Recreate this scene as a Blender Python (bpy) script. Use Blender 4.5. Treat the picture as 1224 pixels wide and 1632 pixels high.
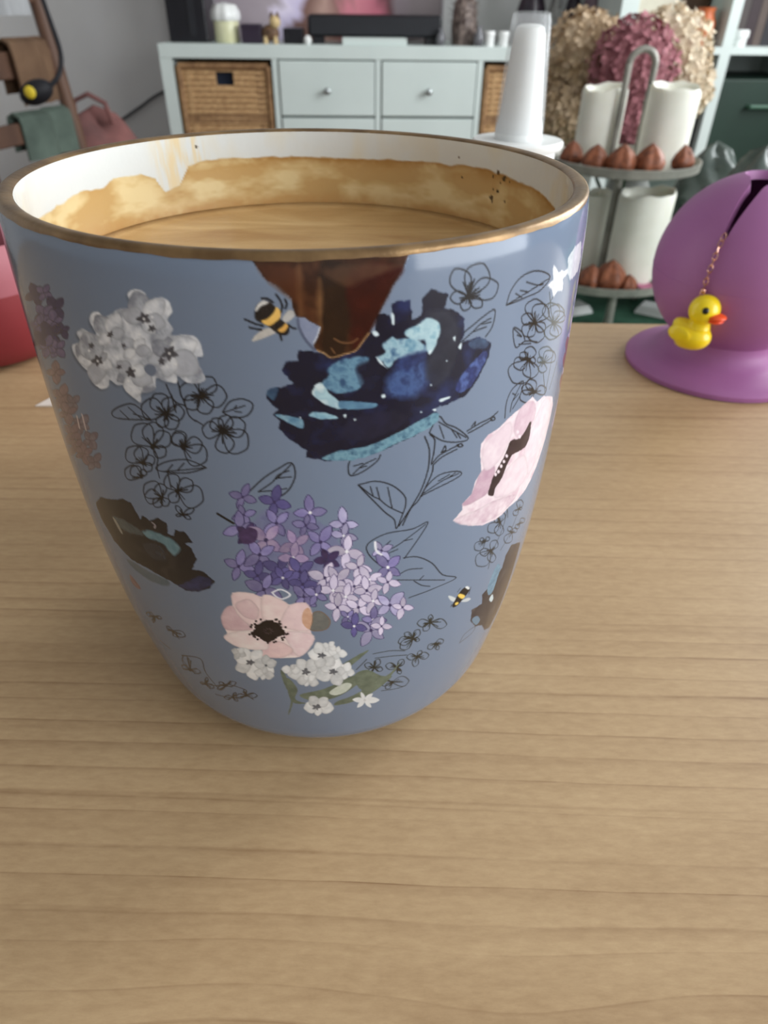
import bpy, bmesh, math, random
import numpy as np
from mathutils import Vector, Matrix

for o in list(bpy.data.objects):
    bpy.data.objects.remove(o)
scene = bpy.context.scene
col = scene.collection
PI = math.pi
random.seed(7)
rng = np.random.default_rng(7)

# ------------------------------------------------------------------ camera
R = 0.0475                       # mug radius
TABLE = 0.742                    # table top height
MUG_H = 2.3 * R
RIM = TABLE + MUG_H              # rim height
FPX, CX, CY = 1073.8, 612.0, 816.0
TH, ROLL = 0.64877, 0.01355
CAM = np.array([0.0145, -0.12515, RIM + 0.02286])
_f = np.array([0, math.cos(TH), -math.sin(TH)])
_u = np.array([0, math.sin(TH), math.cos(TH)])
_r = np.array([1.0, 0, 0])
CR = math.cos(ROLL) * _r + math.sin(ROLL) * _u
CU = -math.sin(ROLL) * _r + math.cos(ROLL) * _u
CF = _f
cd = bpy.data.cameras.new('camera')
cam = bpy.data.objects.new('camera', cd)
col.objects.link(cam)
M3 = Matrix(((CR[0], CU[0], -CF[0]), (CR[1], CU[1], -CF[1]), (CR[2], CU[2], -CF[2])))
cam.matrix_world = Matrix.Translation(Vector(CAM)) @ M3.to_4x4()
cd.sensor_fit = 'VERTICAL'
cd.sensor_height = 36.0
cd.lens = FPX / 1632 * 36.0
cd.clip_start = 0.005
cd.clip_end = 50
cd.dof.use_dof = True
cd.dof.focus_distance = 0.108
cd.dof.aperture_fstop = cd.lens / 0.75
scene.camera = cam

# ------------------------------------------------------------------ world, light, exposure
w = bpy.data.worlds.new('world')
scene.world = w
w.use_nodes = True
bg = w.node_tree.nodes['Background']
bg.inputs[0].default_value = (0.80, 0.88, 1.0, 1)
bg.inputs[1].default_value = 1.0


def area(name, loc, target, sx, sy, power, colr):
    l = bpy.data.lights.new(name, 'AREA')
    l.shape = 'RECTANGLE'
    l.size = sx
    l.size_y = sy
    l.energy = power
    l.color = colr
    o = bpy.data.objects.new(name, l)
    col.objects.link(o)
    o.location = loc
    o.rotation_euler = (Vector(target) - Vector(loc)).to_track_quat('-Z', 'Y').to_euler()
    return o


# daylight coming in through the window opening in the right wall
area('window_daylight', (1.88, -0.85, 1.40), (0.0, -0.85, 1.40), 2.0, 1.55, 92, (0.95, 0.98, 1.0))
area('window_daylight_far', (1.88, 1.45, 1.55), (0.0, 1.45, 1.55), 1.0, 1.25, 72, (0.95, 0.98, 1.0))

scene.view_settings.view_transform = 'Standard'
scene.view_settings.look = 'None'
scene.view_settings.exposure = -0.50
scene.view_settings.gamma = 1.0
scene.view_settings.use_curve_mapping = False


# ------------------------------------------------------------------ helpers
def ray(px, py):
    d = CF * FPX + CR * (px - CX) + CU * (CY - py)
    return d / np.linalg.norm(d)


def atY(px, py, Y):
    d = ray(px, py)
    return CAM + d * (Y - CAM[1]) / d[1]


def atZ(px, py, Z):
    d = ray(px, py)
    return CAM + d * (Z - CAM[2]) / d[2]


def mpp(P):                      # metres per photo pixel at a point
    return float((np.array(P) - CAM) @ CF) / FPX


def s2l(c):
    c = np.asarray(c, float)
    return np.where(c <= 0.04045, c / 12.92, ((c + 0.055) / 1.055) ** 2.4)


def rgb(r, g, b):
    return tuple(float(x) for x in s2l(np.array([r, g, b]) / 255.0)) + (1.0,)


def setin(b, name, v):
    if name in b.inputs:
        b.inputs[name].default_value = v


def mat(name, c, rough=0.5, metal=0.0, c2=None, scale=20.0, stretch=(1, 1, 1), bump=0.0, bscale=None,
        coat=0.0, trans=0.0, ior=1.45, alpha=1.0, lo=0.35, hi=0.65, spec=None, sss=0.0, detail=4.0):
    m = bpy.data.materials.new(name)
    m.use_nodes = True
    nt = m.node_tree
    b = nt.nodes['Principled BSDF']
    setin(b, 'Base Color', c)
    setin(b, 'Roughness', rough)
    setin(b, 'Metallic', metal)
    setin(b, 'Coat Weight', coat)
    setin(b, 'Coat Roughness', 0.06)
    setin(b, 'Transmission Weight', trans)
    setin(b, 'IOR', ior)
    setin(b, 'Alpha', alpha)
    if spec is not None:
        setin(b, 'Specular IOR Level', spec)
    if sss:
        setin(b, 'Subsurface Weight', sss)
        setin(b, 'Subsurface Radius', (0.01, 0.008, 0.006))
        setin(b, 'Subsurface Scale', 1.0)
    tc = nt.nodes.new('ShaderNodeTexCoord')
    mp = nt.nodes.new('ShaderNodeMapping')
    mp.inputs['Scale'].default_value = stretch
    nt.links.new(tc.outputs['Object'], mp.inputs['Vector'])
    nz = nt.nodes.new('ShaderNodeTexNoise')
    nz.inputs['Scale'].default_value = scale
    nz.inputs['Detail'].default_value = detail
    nt.links.new(mp.outputs['Vector'], nz.inputs['Vector'])
    if c2 is None:
        c2 = tuple(x * 0.9 for x in c[:3]) + (1,)
    rp = nt.nodes.new('ShaderNodeValToRGB')
    rp.color_ramp.elements[0].position = lo
    rp.color_ramp.elements[1].position = hi
    rp.color_ramp.elements[0].color = c
    rp.color_ramp.elements[1].color = c2
    nt.links.new(nz.outputs['Fac'], rp.inputs['Fac'])
    nt.links.new(rp.outputs['Color'], b.inputs['Base Color'])
    if bump:
        nb = nz
        if bscale:
            nb = nt.nodes.new('ShaderNodeTexNoise')
            nb.inputs['Scale'].default_value = bscale
            nb.inputs['Detail'].default_value = 5
            nt.links.new(mp.outputs['Vector'], nb.inputs['Vector'])
        bp = nt.nodes.new('ShaderNodeBump')
        bp.inputs['Strength'].default_value = bump
        bp.inputs['Distance'].default_value = 0.002
        nt.links.new(nb.outputs['Fac'], bp.inputs['Height'])
        nt.links.new(bp.outputs['Normal'], b.inputs['Normal'])
    return m


def attr_mat(name, rough, coat=0.0, metal=0.0, spec=0.5, bump=0.0, bscale=300):
    m = bpy.data.materials.new(name)
    m.use_nodes = True
    nt = m.node_tree
    b = nt.nodes['Principled BSDF']
    a = nt.nodes.new('ShaderNodeAttribute')
    a.attribute_name = 'Print'
    nt.links.new(a.outputs['Color'], b.inputs['Base Color'])
    setin(b, 'Roughness', rough)
    setin(b, 'Coat Weight', coat)
    setin(b, 'Coat Roughness', 0.04)
    setin(b, 'Metallic', metal)
    setin(b, 'Specular IOR Level', spec)
    if bump:
        tc = nt.nodes.new('ShaderNodeTexCoord')
        nb = nt.nodes.new('ShaderNodeTexNoise')
        nb.inputs['Scale'].default_value = bscale
        nb.inputs['Detail'].default_value = 2
        nt.links.new(tc.outputs['Object'], nb.inputs['Vector'])
        bp = nt.nodes.new('ShaderNodeBump')
        bp.inputs['Strength'].default_value = bump
        bp.inputs['Distance'].default_value = 0.0005
        nt.links.new(nb.outputs['Fac'], bp.inputs['Height'])
        nt.links.new(bp.outputs['Normal'], b.inputs['Normal'])
    return m


def tag(o, label=None, cat=None, group=None, kind=None):
    if label:
        o['label'] = label
    if cat:
        o['category'] = cat
    if group:
        o['group'] = group
    if kind:
        o['kind'] = kind
    return o


def empty(name, loc, rz=0.0):
    o = bpy.data.objects.new(name, None)
    o.empty_display_size = 0.02
    col.objects.link(o)
    o.location = loc
    o.rotation_euler = (0, 0, rz)
    return o


def child(o, parent):
    o.parent = parent
    return o


class MB:
    """collects shapes; build() links them as one mesh object"""

    def __init__(s):
        s.v = []
        s.f = []

    def add(s, verts, faces):
        k = len(s.v)
        s.v += [tuple(float(q) for q in p) for p in verts]
        s.f += [tuple(i + k for i in f) for f in faces]
        return s

    def box(s, x0, x1, y0, y1, z0, z1):
        v = [(x0, y0, z0), (x1, y0, z0), (x1, y1, z0), (x0, y1, z0), (x0, y0, z1), (x1, y0, z1), (x1, y1, z1), (x0, y1, z1)]
        return s.add(v, [(0, 3, 2, 1), (4, 5, 6, 7), (0, 1, 5, 4), (1, 2, 6, 5), (2, 3, 7, 6), (3, 0, 4, 7)])

    def lathe(s, prof, n=48, c=(0, 0, 0), wob=None):
        v = []
        f = []
        m = len(prof)
        for i in range(n):
            a = 2 * PI * i / n
            for j, (r, z) in enumerate(prof):
                dr, dz = (0, 0) if wob is None else wob(a, j)
                v.append((c[0] + (r + dr) * math.cos(a), c[1] + (r + dr) * math.sin(a), c[2] + z + dz))
        for i in range(n):
            k = (i + 1) % n
            for j in range(m - 1):
                f.append((i * m + j, k * m + j, k * m + j + 1, i * m + j + 1))
        if prof[0][0] > 1e-6:
            f.append(tuple(i * m for i in range(n))[::-1])
        if prof[-1][0] > 1e-6:
            f.append(tuple(i * m + m - 1 for i in range(n)))
        return s.add(v, f)

    def tube(s, pts, r, n=8, closed=False):
        P = [Vector(p) for p in pts]
        m = len(P)
        rr = r if isinstance(r, (list, tuple)) else [r] * m
        v = []
        f = []
        up = Vector((0.13, 0.2, 1)).normalized()
        for i, p in enumerate(P):
            a = P[i - 1] if (i > 0 or closed) else P[i]
            b = P[(i + 1) % m] if (i < m - 1 or closed) else P[i]
            t = (b - a).normalized()
            x = t.cross(up)
            if x.length < 1e-3:
                x = t.cross(Vector((1, 0, 0)))
            x.normalize()
            y = t.cross(x).normalized()
            for k in range(n):
                an = 2 * PI * k / n
                v.append(p + (x * math.cos(an) + y * math.sin(an)) * rr[i])
        for i in range(m if closed else m - 1):
            j = (i + 1) % m
            for k in range(n):
                q = (k + 1) % n
                f.append((i * n + k, i * n + q, j * n + q, j * n + k))
        if not closed:
            f.append(tuple(range(n))[::-1])
            f.append(tuple((m - 1) * n + k for k in range(n)))
        return s.add(v, f)

    def ball(s, c, r, n=16, m=10, jit=0.0, seed=0):
        if not isinstance(r, (tuple, list)):
            r = (r, r, r)
        rg = random.Random(seed)
        v = [(c[0], c[1], c[2] - r[2])]
        f = []
        for j in range(1, m):
            t = -PI / 2 + PI * j / m
            for i in range(n):
                a = 2 * PI * i / n
                q = 1 + jit * (rg.random() - 0.5)
                v.append((c[0] + r[0] * q * math.cos(t) * math.cos(a), c[1] + r[1] * q * math.cos(t) * math.sin(a), c[2] + r[2] * q * math.sin(t)))
        v.append((c[0], c[1], c[2] + r[2]))
        for i in range(n):
            k = (i + 1) % n
            f.append((0, 1 + k, 1 + i))
            f.append((len(v) - 1, 1 + (m - 2) * n + i, 1 + (m - 2) * n + k))
            for j in range(m - 2):
                f.append((1 + j * n + i, 1 + j * n + k, 1 + (j + 1) * n + k, 1 + (j + 1) * n + i))
        return s.add(v, f)

    def xform(s, M, start=0):
        s.v[start:] = [tuple(M @ Vector(p)) for p in s.v[start:]]
        return s

    def build(s, name, m, parent=None, smooth=True, bevel=0.0, loc=None, auto=True):
        me = bpy.data.meshes.new(name)
        me.from_pydata(s.v, [], s.f)
        me.validate()
        me.update()
        o = bpy.data.objects.new(name, me)
        col.objects.link(o)
        if m is not None:
            me.materials.append(m)
        if smooth:
            me.polygons.foreach_set('use_smooth', [True] * len(me.polygons))
            if auto:
                me.set_sharp_from_angle(angle=math.radians(42))
        if bevel:
            b = o.modifiers.new('bevel', 'BEVEL')
            b.width = bevel
            b.segments = 2
            b.limit_method = 'ANGLE'
            b.angle_limit = math.radians(50)
        if parent is not None:
            o.parent = parent
        if loc is not None:
            o.location = loc
        return o


# ------------------------------------------------------------------ materials of the setting
M = {}
M['wall'] = mat('wall_paint', rgb(216, 216, 215), 0.9, c2=rgb(208, 208, 209), scale=3, bump=0.15, bscale=60)
M['ceiling'] = mat('ceiling_paint', rgb(205, 205, 203), 0.9)
M['floor'] = mat('floor_laminate', rgb(120, 86, 62), 0.45, c2=rgb(96, 66, 46), scale=3, stretch=(1, 12, 1))
M['white_board'] = mat('white_lacquer', rgb(212, 223, 219), 0.45, c2=rgb(205, 216, 212), scale=4)
M['white_plastic'] = mat('white_plastic', rgb(240, 242, 240), 0.35, c2=rgb(234, 236, 234), scale=30)
M['wax'] = mat('candle_wax', rgb(240, 240, 228), 0.45, c2=rgb(230, 230, 216), scale=25, sss=0.15)
M['black'] = mat('black_plastic', rgb(18, 18, 24), 0.35, c2=rgb(26, 26, 32), scale=10)
M['wicker'] = mat('wicker', rgb(208, 172, 126), 0.7, c2=rgb(172, 134, 92), scale=60, stretch=(1, 1, 3.2), bump=0.6)
M['wicker_dark'] = mat('wicker_dark', rgb(160, 124, 86), 0.7, c2=rgb(124, 92, 62), scale=60, bump=0.5)
M['gold'] = mat('gold_lustre', rgb(146, 118, 82), 0.36, metal=0.6, c2=rgb(108, 84, 56), scale=160, bump=0.05, bscale=900)
M['tray_metal'] = mat('painted_grey_metal', rgb(168, 166, 156), 0.4, metal=0.3, c2=rgb(128, 128, 120), scale=30)
M['green_cloth'] = mat('green_cloth', rgb(62, 110, 86), 0.85, c2=rgb(46, 88, 68), scale=30, bump=0.3, bscale=500)
M['green_board'] = mat('dark_green_lacquer', rgb(30, 54, 43), 0.5, c2=rgb(26, 48, 38), scale=6)
M['purple'] = mat('purple_silicone', rgb(166, 108, 158), 0.46, c2=rgb(158, 100, 150), scale=14, spec=0.35)
M['yellow'] = mat('yellow_resin', rgb(250, 222, 20), 0.30, c2=rgb(244, 210, 12), scale=80, coat=0.3)
M['orange'] = mat('orange_resin', rgb(245, 92, 40), 0.35, c2=rgb(235, 78, 36), scale=80)
M['chain'] = mat('rose_gold_metal', rgb(226, 180, 158), 0.2, metal=1.0, c2=rgb(214, 160, 140), scale=200)
M['wood_chair'] = mat('brown_wood', rgb(104, 76, 60), 0.55, c2=rgb(72, 50, 40), scale=12, stretch=(1, 1, 0.2))
M['clear'] = mat('clear_plastic', rgb(244, 248, 250), 0.10, alpha=0.14, c2=rgb(238, 244, 248), scale=20)
M['film'] = mat('grey_translucent_plastic', rgb(126, 136, 130), 0.25, trans=0.35, ior=1.3, c2=rgb(88, 98, 93), scale=25, bump=0.5)
M['leaf'] = mat('leaf_green', rgb(60, 84, 56), 0.6, c2=rgb(44, 62, 44), scale=40)


def wood_material():
    m = bpy.data.materials.new('maple_laminate')
    m.use_nodes = True
    nt = m.node_tree
    N = nt.nodes.new
    L = nt.links.new
    b = nt.nodes['Principled BSDF']
    tc = N('ShaderNodeTexCoord')
    sep = N('ShaderNodeSeparateXYZ')
    L(tc.outputs['Object'], sep.inputs[0])

    def math_(op, a, bb):
        n = N('ShaderNodeMath')
        n.operation = op
        for i, v in enumerate((a, bb)):
            if isinstance(v, (int, float)):
                n.inputs[i].default_value = v
            else:
                L(v, n.inputs[i])
        return n.outputs[0]

    def noise(sx, sy, detail=2.0, off=0.0, rough=0.5):
        mp = N('ShaderNodeMapping')
        mp.inputs['Scale'].default_value = (sx, sy, 1)
        mp.inputs['Location'].default_value = (off, off * 0.7, 0)
        L(tc.outputs['Object'], mp.inputs['Vector'])
        n = N('ShaderNodeTexNoise')
        n.inputs['Scale'].default_value = 1.0
        n.inputs['Detail'].default_value = detail
        n.inputs['Roughness'].default_value = rough
        L(mp.outputs['Vector'], n.inputs['Vector'])
        return n.outputs['Fac']

    # warped coordinate across the grain; the figure is wavier towards the near edge of the board
    warp = math_('MULTIPLY', math_('SUBTRACT', noise(3.0, 7, 1.0, 3.1), 0.5), 0.010)
    warp2 = math_('MULTIPLY', math_('SUBTRACT', noise(50, 160, 2.0, 9.0), 0.5), 0.0007)
    near = N('ShaderNodeMapRange')
    near.interpolation_type = 'SMOOTHSTEP'
    near.inputs['From Min'].default_value = -0.062
    near.inputs['From Max'].default_value = -0.10
    L(sep.outputs[1], near.inputs['Value'])
    warp3 = math_('MULTIPLY', math_('MULTIPLY', math_('SUBTRACT', noise(16, 6, 0.0, 5.7), 0.5), 0.034), near.outputs[0])
    yy = math_('ADD', math_('ADD', sep.outputs[1], warp3), math_('ADD', warp, warp2))
    comb = N('ShaderNodeCombineXYZ')
    L(math_('MULTIPLY', sep.outputs[0], 1.2), comb.inputs[0])
    L(math_('MULTIPLY', yy, 260.0), comb.inputs[1])
    n1 = N('ShaderNodeTexNoise')                      # early / late wood bands
    n1.inputs['Scale'].default_value = 1.0
    n1.inputs['Detail'].default_value = 1.5
    L(comb.outputs[0], n1.inputs['Vector'])
    # thin dark growth lines: narrow window of a saw-like phase
    ph = math_('ADD', math_('MULTIPLY', yy, 175.0), math_('MULTIPLY', n1.outputs['Fac'], 1.6))
    fr = math_('FRACT', ph, 0.0)
    lr = N('ShaderNodeValToRGB')
    e = lr.color_ramp.elements
    e[0].position = 0.0
    e[0].color = (0, 0, 0, 1)
    e[1].position = 0.62
    e[1].color = (0.12, 0.12, 0.12, 1)
    for pos, val in ((0.86, 0.42), (0.94, 1.0), (1.0, 0.10)):
        q = e.new(pos)
        q.color = (val, val, val, 1)
    L(fr, lr.inputs['Fac'])
    amp = N('ShaderNodeMapRange')
    amp.inputs['From Min'].default_value = 0.34
    amp.inputs['From Max'].default_value = 0.66
    amp.inputs['To Min'].default_value = 0.10
    amp.inputs['To Max'].default_value = 1.0
    L(noise(5, 70, 2.0, 1.3), amp.inputs['Value'])
    brk = N('ShaderNodeMapRange')
    brk.inputs['From Min'].default_value = 0.3
    brk.inputs['From Max'].default_value = 0.65
    brk.inputs['To Min'].default_value = 0.35
    L(noise(90, 700, 3.0, 6.0, 0.65), brk.inputs['Value'])
    line = math_('MULTIPLY', math_('MULTIPLY', lr.outputs['Color'], amp.outputs[0]), brk.outputs[0])
    base = N('ShaderNodeValToRGB')
    base.color_ramp.elements[0].position = 0.3
    base.color_ramp.elements[1].position = 0.72
    base.color_ramp.elements[0].color = rgb(168, 138, 102)
    base.color_ramp.elements[1].color = rgb(198, 169, 130)
    mixn = math_('ADD', math_('MULTIPLY', noise(14, 60, 5.0, 2.0, 0.6), 0.5), math_('MULTIPLY', noise(260, 900, 4.0, 4.0, 0.7), 0.5))
    L(mixn, base.inputs['Fac'])
    mx = N('ShaderNodeMix')
    mx.data_type = 'RGBA'
    L(math_('MULTIPLY', line, 0.80), mx.inputs[0])
    L(base.outputs['Color'], mx.inputs[6])
    mx.inputs[7].default_value = rgb(120, 84, 52)
    L(mx.outputs[2], b.inputs['Base Color'])
    b.inputs['Roughness'].default_value = 0.42
    setin(b, 'Specular IOR Level', 0.35)
    bp = N('ShaderNodeBump')
    bp.inputs['Strength'].default_value = 0.12
    bp.inputs['Distance'].default_value = 0.0004
    L(mixn, bp.inputs['Height'])
    L(bp.outputs['Normal'], b.inputs['Normal'])
    return m


M['wood'] = wood_material()

# ------------------------------------------------------------------ the setting
BACK = 3.02
XL, XR, YF = -2.6, 1.9, -2.6


def struct(name, mb, m, **k):
    o = mb.build(name, m, smooth=False, **k)
    o['kind'] = 'structure'
    return o


struct('floor', MB().box(XL, XR, YF, BACK, -0.05, 0.0), M['floor'])
struct('ceiling', MB().box(XL, XR, YF, BACK, 2.5, 2.55), M['ceiling'])
struct('wall_back', MB().box(XL, XR, BACK, BACK + 0.1, 0, 2.5), M['wall'])
struct('wall_left', MB().box(XL - 0.1, XL, YF, BACK, 0, 2.5), M['wall'])
# right wall with the opening of the window that lights the room
wr = MB()
wr.box(XR, XR + 0.1, YF, BACK, 0, 0.6)
wr.box(XR, XR + 0.1, YF, BACK, 2.2, 2.5)
wr.box(XR, XR + 0.1, YF, -1.9, 0.6, 2.2)
wr.box(XR, XR + 0.1, 0.2, 0.9, 0.6, 2.2)
wr.box(XR, XR + 0.1, 2.0, BACK, 0.6, 2.2)
struct('wall_front', MB().box(XL, XR, YF - 0.1, YF, 0, 2.5), M['wall'])
struct('wall_right', wr, M['wall'])
for n_, (a, b_) in enumerate(((-1.9, 0.2), (0.9, 2.0))):
    wf = MB()
    for y0, y1 in ((a, a + 0.05), (b_ - 0.05, b_), ((a + b_) / 2 - 0.025, (a + b_) / 2 + 0.025)):
        wf.box(XR + 0.02, XR + 0.07, y0, y1, 0.65, 2.15)
    wf.box(XR + 0.02, XR + 0.07, a, b_, 0.6, 0.65)
    wf.box(XR + 0.02, XR + 0.07, a, b_, 2.15, 2.2)
    struct('window_%d' % (n_ + 1), wf, M['white_board'])
struct('baseboard_back', MB().box(XL, XR, BACK - 0.015, BACK, 0, 0.07), M['white_board'])
# ------------------------------------------------------------------ wooden table
tb = empty('wooden_table', (0, 0, 0))
tag(tb, 'light maple table in the foreground carrying the blue floral mug', 'table')
TY1 = float(atZ(950, 513, TABLE)[1])
MB().box(-1.0, 0.85, -0.75, TY1, TABLE - 0.026, TABLE).build('table_top', M['wood'], tb, smooth=False, bevel=0.002)
M['wood_leg'] = mat('table_leg_wood', rgb(170, 130, 90), 0.5, c2=rgb(150, 112, 76), scale=8, stretch=(4, 4, 0.5))
for sx in (-0.94, 0.75):
    for sy in (-0.69, TY1 - 0.10):
        MB().box(sx, sx + 0.05, sy, sy + 0.05, 0, TABLE - 0.026).build('leg', M['wood_leg'], tb, smooth=False, bevel=0.003)

# ------------------------------------------------------------------ mug: shape
A1, A2, A3, RHO = -0.08143, 0.03224, 0.22998, 0.23863


def mug_r(h):                     # outer radius (m) at depth h (m) below the rim
    H = MUG_H / R
    x = np.clip(np.asarray(h, float) / R, 0, H)
    t = x / H
    r = 1 - A1 * t - A2 * t ** 2 - A3 * t ** 3 - 0.014 * np.exp(-x / 0.036)
    k = np.clip((RHO - (H - x)) / RHO, 0, 1)
    return R * (r - RHO * 0.9 * (1 - np.sqrt(np.clip(1 - k ** 2, 0, 1))))


def on_mug(pts):
    """photo pixels -> (u, v): mm along the girth from the front, mm below the rim"""
    pts = np.asarray(pts, float).reshape(-1, 2)
    d = CF[None] * FPX + CR[None] * (pts[:, :1] - CX) + CU[None] * (CY - pts[:, 1:])
    a = d[:, 0] ** 2 + d[:, 1] ** 2
    b = CAM[0] * d[:, 0] + CAM[1] * d[:, 1]
    r = np.full(len(pts), R)
    for _ in range(14):
        c = CAM[0] ** 2 + CAM[1] ** 2 - r ** 2
        t = (-b - np.sqrt(np.maximum(b * b - a * c, 0))) / a
        P = CAM[None] + d * t[:, None]
        r = 0.5 * r + 0.5 * mug_r(RIM - P[:, 2])
    phi = np.arctan2(P[:, 0], -P[:, 1])
    return np.stack([phi * R * 1000, (RIM - P[:, 2]) * 1000], 1)


def in_mug(pts, ri):
    """photo pixels -> (phi, depth in m) on the far inner wall"""
    pts = np.asarray(pts, float).reshape(-1, 2)
    d = CF[None] * FPX + CR[None] * (pts[:, :1] - CX) + CU[None] * (CY - pts[:, 1:])
    a = d[:, 0] ** 2 + d[:, 1] ** 2
    b = CAM[0] * d[:, 0] + CAM[1] * d[:, 1]
    c = CAM[0] ** 2 + CAM[1] ** 2 - ri ** 2
    t = (-b + np.sqrt(np.maximum(b * b - a * c, 0))) / a
    P = CAM[None] + d * t[:, None]
    return np.arctan2(P[:, 0], P[:, 1]), RIM - P[:, 2]     # phi measured from the back


# ------------------------------------------------------------------ mug: painter for the printed decor
CELL = 0.1                                                   # mm per canvas cell
UMAX = PI * R * 1000
CW, CH = int(2 * UMAX / CELL), int(112 / CELL)
BASE = np.array([115, 132, 157]) / 255.0
CAN = np.tile(BASE.astype(np.float32), (CH, CW, 1))
IDC = np.zeros((CH, CW), np.int16)
CURID = 0


def vnoise(x, y, seed):
    xi = np.floor(x).astype(np.int64)
    yi = np.floor(y).astype(np.int64)
    fx = x - xi
    fy = y - yi
    fx = fx * fx * (3 - 2 * fx)
    fy = fy * fy * (3 - 2 * fy)

    def h(a, b):
        n = (a * 374761393 + b * 668265263 + seed * 974634277) & 0x7fffffff
        n = ((n ^ (n >> 13)) * 1274126177) & 0x7fffffff
        n = n ^ (n >> 16)
        return (n & 0xffff) / 65535.0
    return (h(xi, yi) * (1 - fx) + h(xi + 1, yi) * fx) * (1 - fy) + (h(xi, yi + 1) * (1 - fx) + h(xi + 1, yi + 1) * fx) * fy


def fbm(x, y, seed, oct=4):
    s = 0
    a = 0.5
    t = 0
    for k in range(oct):
        s = s + a * vnoise(x * 2 ** k, y * 2 ** k, seed + k * 17)
        t += a
        a *= 0.55
    return s / t


def smooth(pts, closed=True, n=4):
    P = np.asarray(pts, float)
    m = len(P)
    out = []
    for i in range(m if closed else m - 1):
        p0 = P[(i - 1) % m] if closed or i > 0 else P[i]
        p1 = P[i]
        p2 = P[(i + 1) % m]
        p3 = P[(i + 2) % m] if closed or i < m - 2 else p2
        for k in range(n):
            t = k / n
            out.append(0.5 * (2 * p1 + (p2 - p0) * t + (2 * p0 - 5 * p1 + 4 * p2 - p3) * t * t + (3 * p1 - p0 - 3 * p2 + p3) * t ** 3))
    if not closed:
        out.append(P[-1])
    return np.array(out)


def _grid(Q, pad):
    x0 = max(int((Q[:, 0].min() - pad + UMAX) / CELL), 0)
    x1 = min(int((Q[:, 0].max() + pad + UMAX) / CELL) + 2, CW)
    y0 = max(int((Q[:, 1].min() - pad) / CELL), 0)
    y1 = min(int((Q[:, 1].max() + pad) / CELL) + 2, CH)
    if x1 <= x0 or y1 <= y0:
        return None
    X, Y = np.meshgrid((np.arange(x0, x1) + 0.5) * CELL - UMAX, (np.arange(y0, y1) + 0.5) * CELL)
    return x0, x1, y0, y1, X, Y


def _segdist(X, Y, a, b):
    dx, dy = b[0] - a[0], b[1] - a[1]
    L = dx * dx + dy * dy + 1e-12
    t = np.clip(((X - a[0]) * dx + (Y - a[1]) * dy) / L, 0, 1)
    return (X - a[0] - t * dx) ** 2 + (Y - a[1] - t * dy) ** 2


_seed = [11]


def fill(pts, c, c2=None, c3=None, ns=1.2, rag=0.0, rs=1.2, a=1.0, edge=None, ew=0.16, soft=0.07, px=True, sm=True, pid=None, contrast=1.6, edark=0.0):
    """paint a closed shape; c..c2..c3 are blended by a watercolour-like noise"""
    global CAN
    _seed[0] += 1
    sd_ = _seed[0]
    Q = np.asarray(pts, float)
    if sm:
        Q = smooth(Q, True, 4)
    if px:
        Q = on_mug(Q)
    g = _grid(Q, 0.6 + rag)
    if g is None:
        return
    x0, x1, y0, y1, X, Y = g
    D = np.full(X.shape, 1e9)
    inside = np.zeros(X.shape, bool)
    m = len(Q)
    for i in range(m):
        p, q = Q[i], Q[(i + 1) % m]
        D = np.minimum(D, _segdist(X, Y, p, q))
        if p[1] != q[1]:
            cond = (p[1] > Y) != (q[1] > Y)
            inside ^= cond & (X < (q[0] - p[0]) * (Y - p[1]) / (q[1] - p[1]) + p[0])
    D = np.sqrt(D)
    sd = np.where(inside, D, -D)
    if rag:
        sd = sd + rag * 2 * (fbm(X * rs + 50, Y * rs + 50, sd_, 3) - 0.5)
    al = np.clip(0.5 + sd / (2 * soft), 0, 1) * a
    c = np.array(c, float) / 255
    C = np.broadcast_to(c, X.shape + (3,))
    if c2 is not None:
        n = np.clip((fbm(X * ns + 90, Y * ns + 20, sd_ + 400) - 0.5) * contrast + 0.5, 0, 1)[..., None]
        c2 = np.array(c2, float) / 255
        if c3 is None:
            C = c * (1 - n) + c2 * n
        else:
            c3 = np.array(c3, float) / 255
            C = np.where(n < 0.5, c * (1 - 2 * n) + c2 * 2 * n, c2 * (2 - 2 * n) + c3 * (2 * n - 1))
    if edark:
        C = C * (1 - edark * np.exp(-np.maximum(sd, 0) / 0.18))[..., None]
    if edge is not None:
        e = np.clip((ew - np.abs(sd)) / 0.08, 0, 1)[..., None] * (sd > -ew)[..., None]
        C = C * (1 - e) + (np.array(edge, float) / 255) * e
        al = np.maximum(al, e[..., 0] * a)
    S = CAN[y0:y1, x0:x1]
    CAN[y0:y1, x0:x1] = S * (1 - al[..., None]) + C * al[..., None]
    use = CURID if pid is None else pid
    if use:
        I = IDC[y0:y1, x0:x1]
        I[al > 0.5] = use


def stroke(pts, wd=0.16, c=(18, 19, 24), a=1.0, sm=True, px=True, taper=False):
    wd = wd * 1.25
    P = np.asarray(pts, float)
    if len(P) < 2:
        return
    if sm and len(P) > 2:
        P = smooth(P, False, 4)
    Q = on_mug(P) if px else P
    g = _grid(Q, wd + 0.3)
    if g is None:
        return
    x0, x1, y0, y1, X, Y = g
    al = np.zeros(X.shape)
    m = len(Q)
    for i in range(m - 1):
        ww = wd * (1 - 0.75 * i / (m - 1)) if taper else wd
        d = np.sqrt(_segdist(X, Y, Q[i], Q[i + 1]))
        al = np.maximum(al, np.clip(0.5 + (ww * 0.5 - d) / 0.10, 0, 1))
    al = (al * a)[..., None]
    CAN[y0:y1, x0:x1] = CAN[y0:y1, x0:x1] * (1 - al) + (np.array(c, float) / 255) * al


def Z(x0, y0, s):
    return lambda pts: [(x0 + x / s, y0 + y / s) for x, y in pts]


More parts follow.
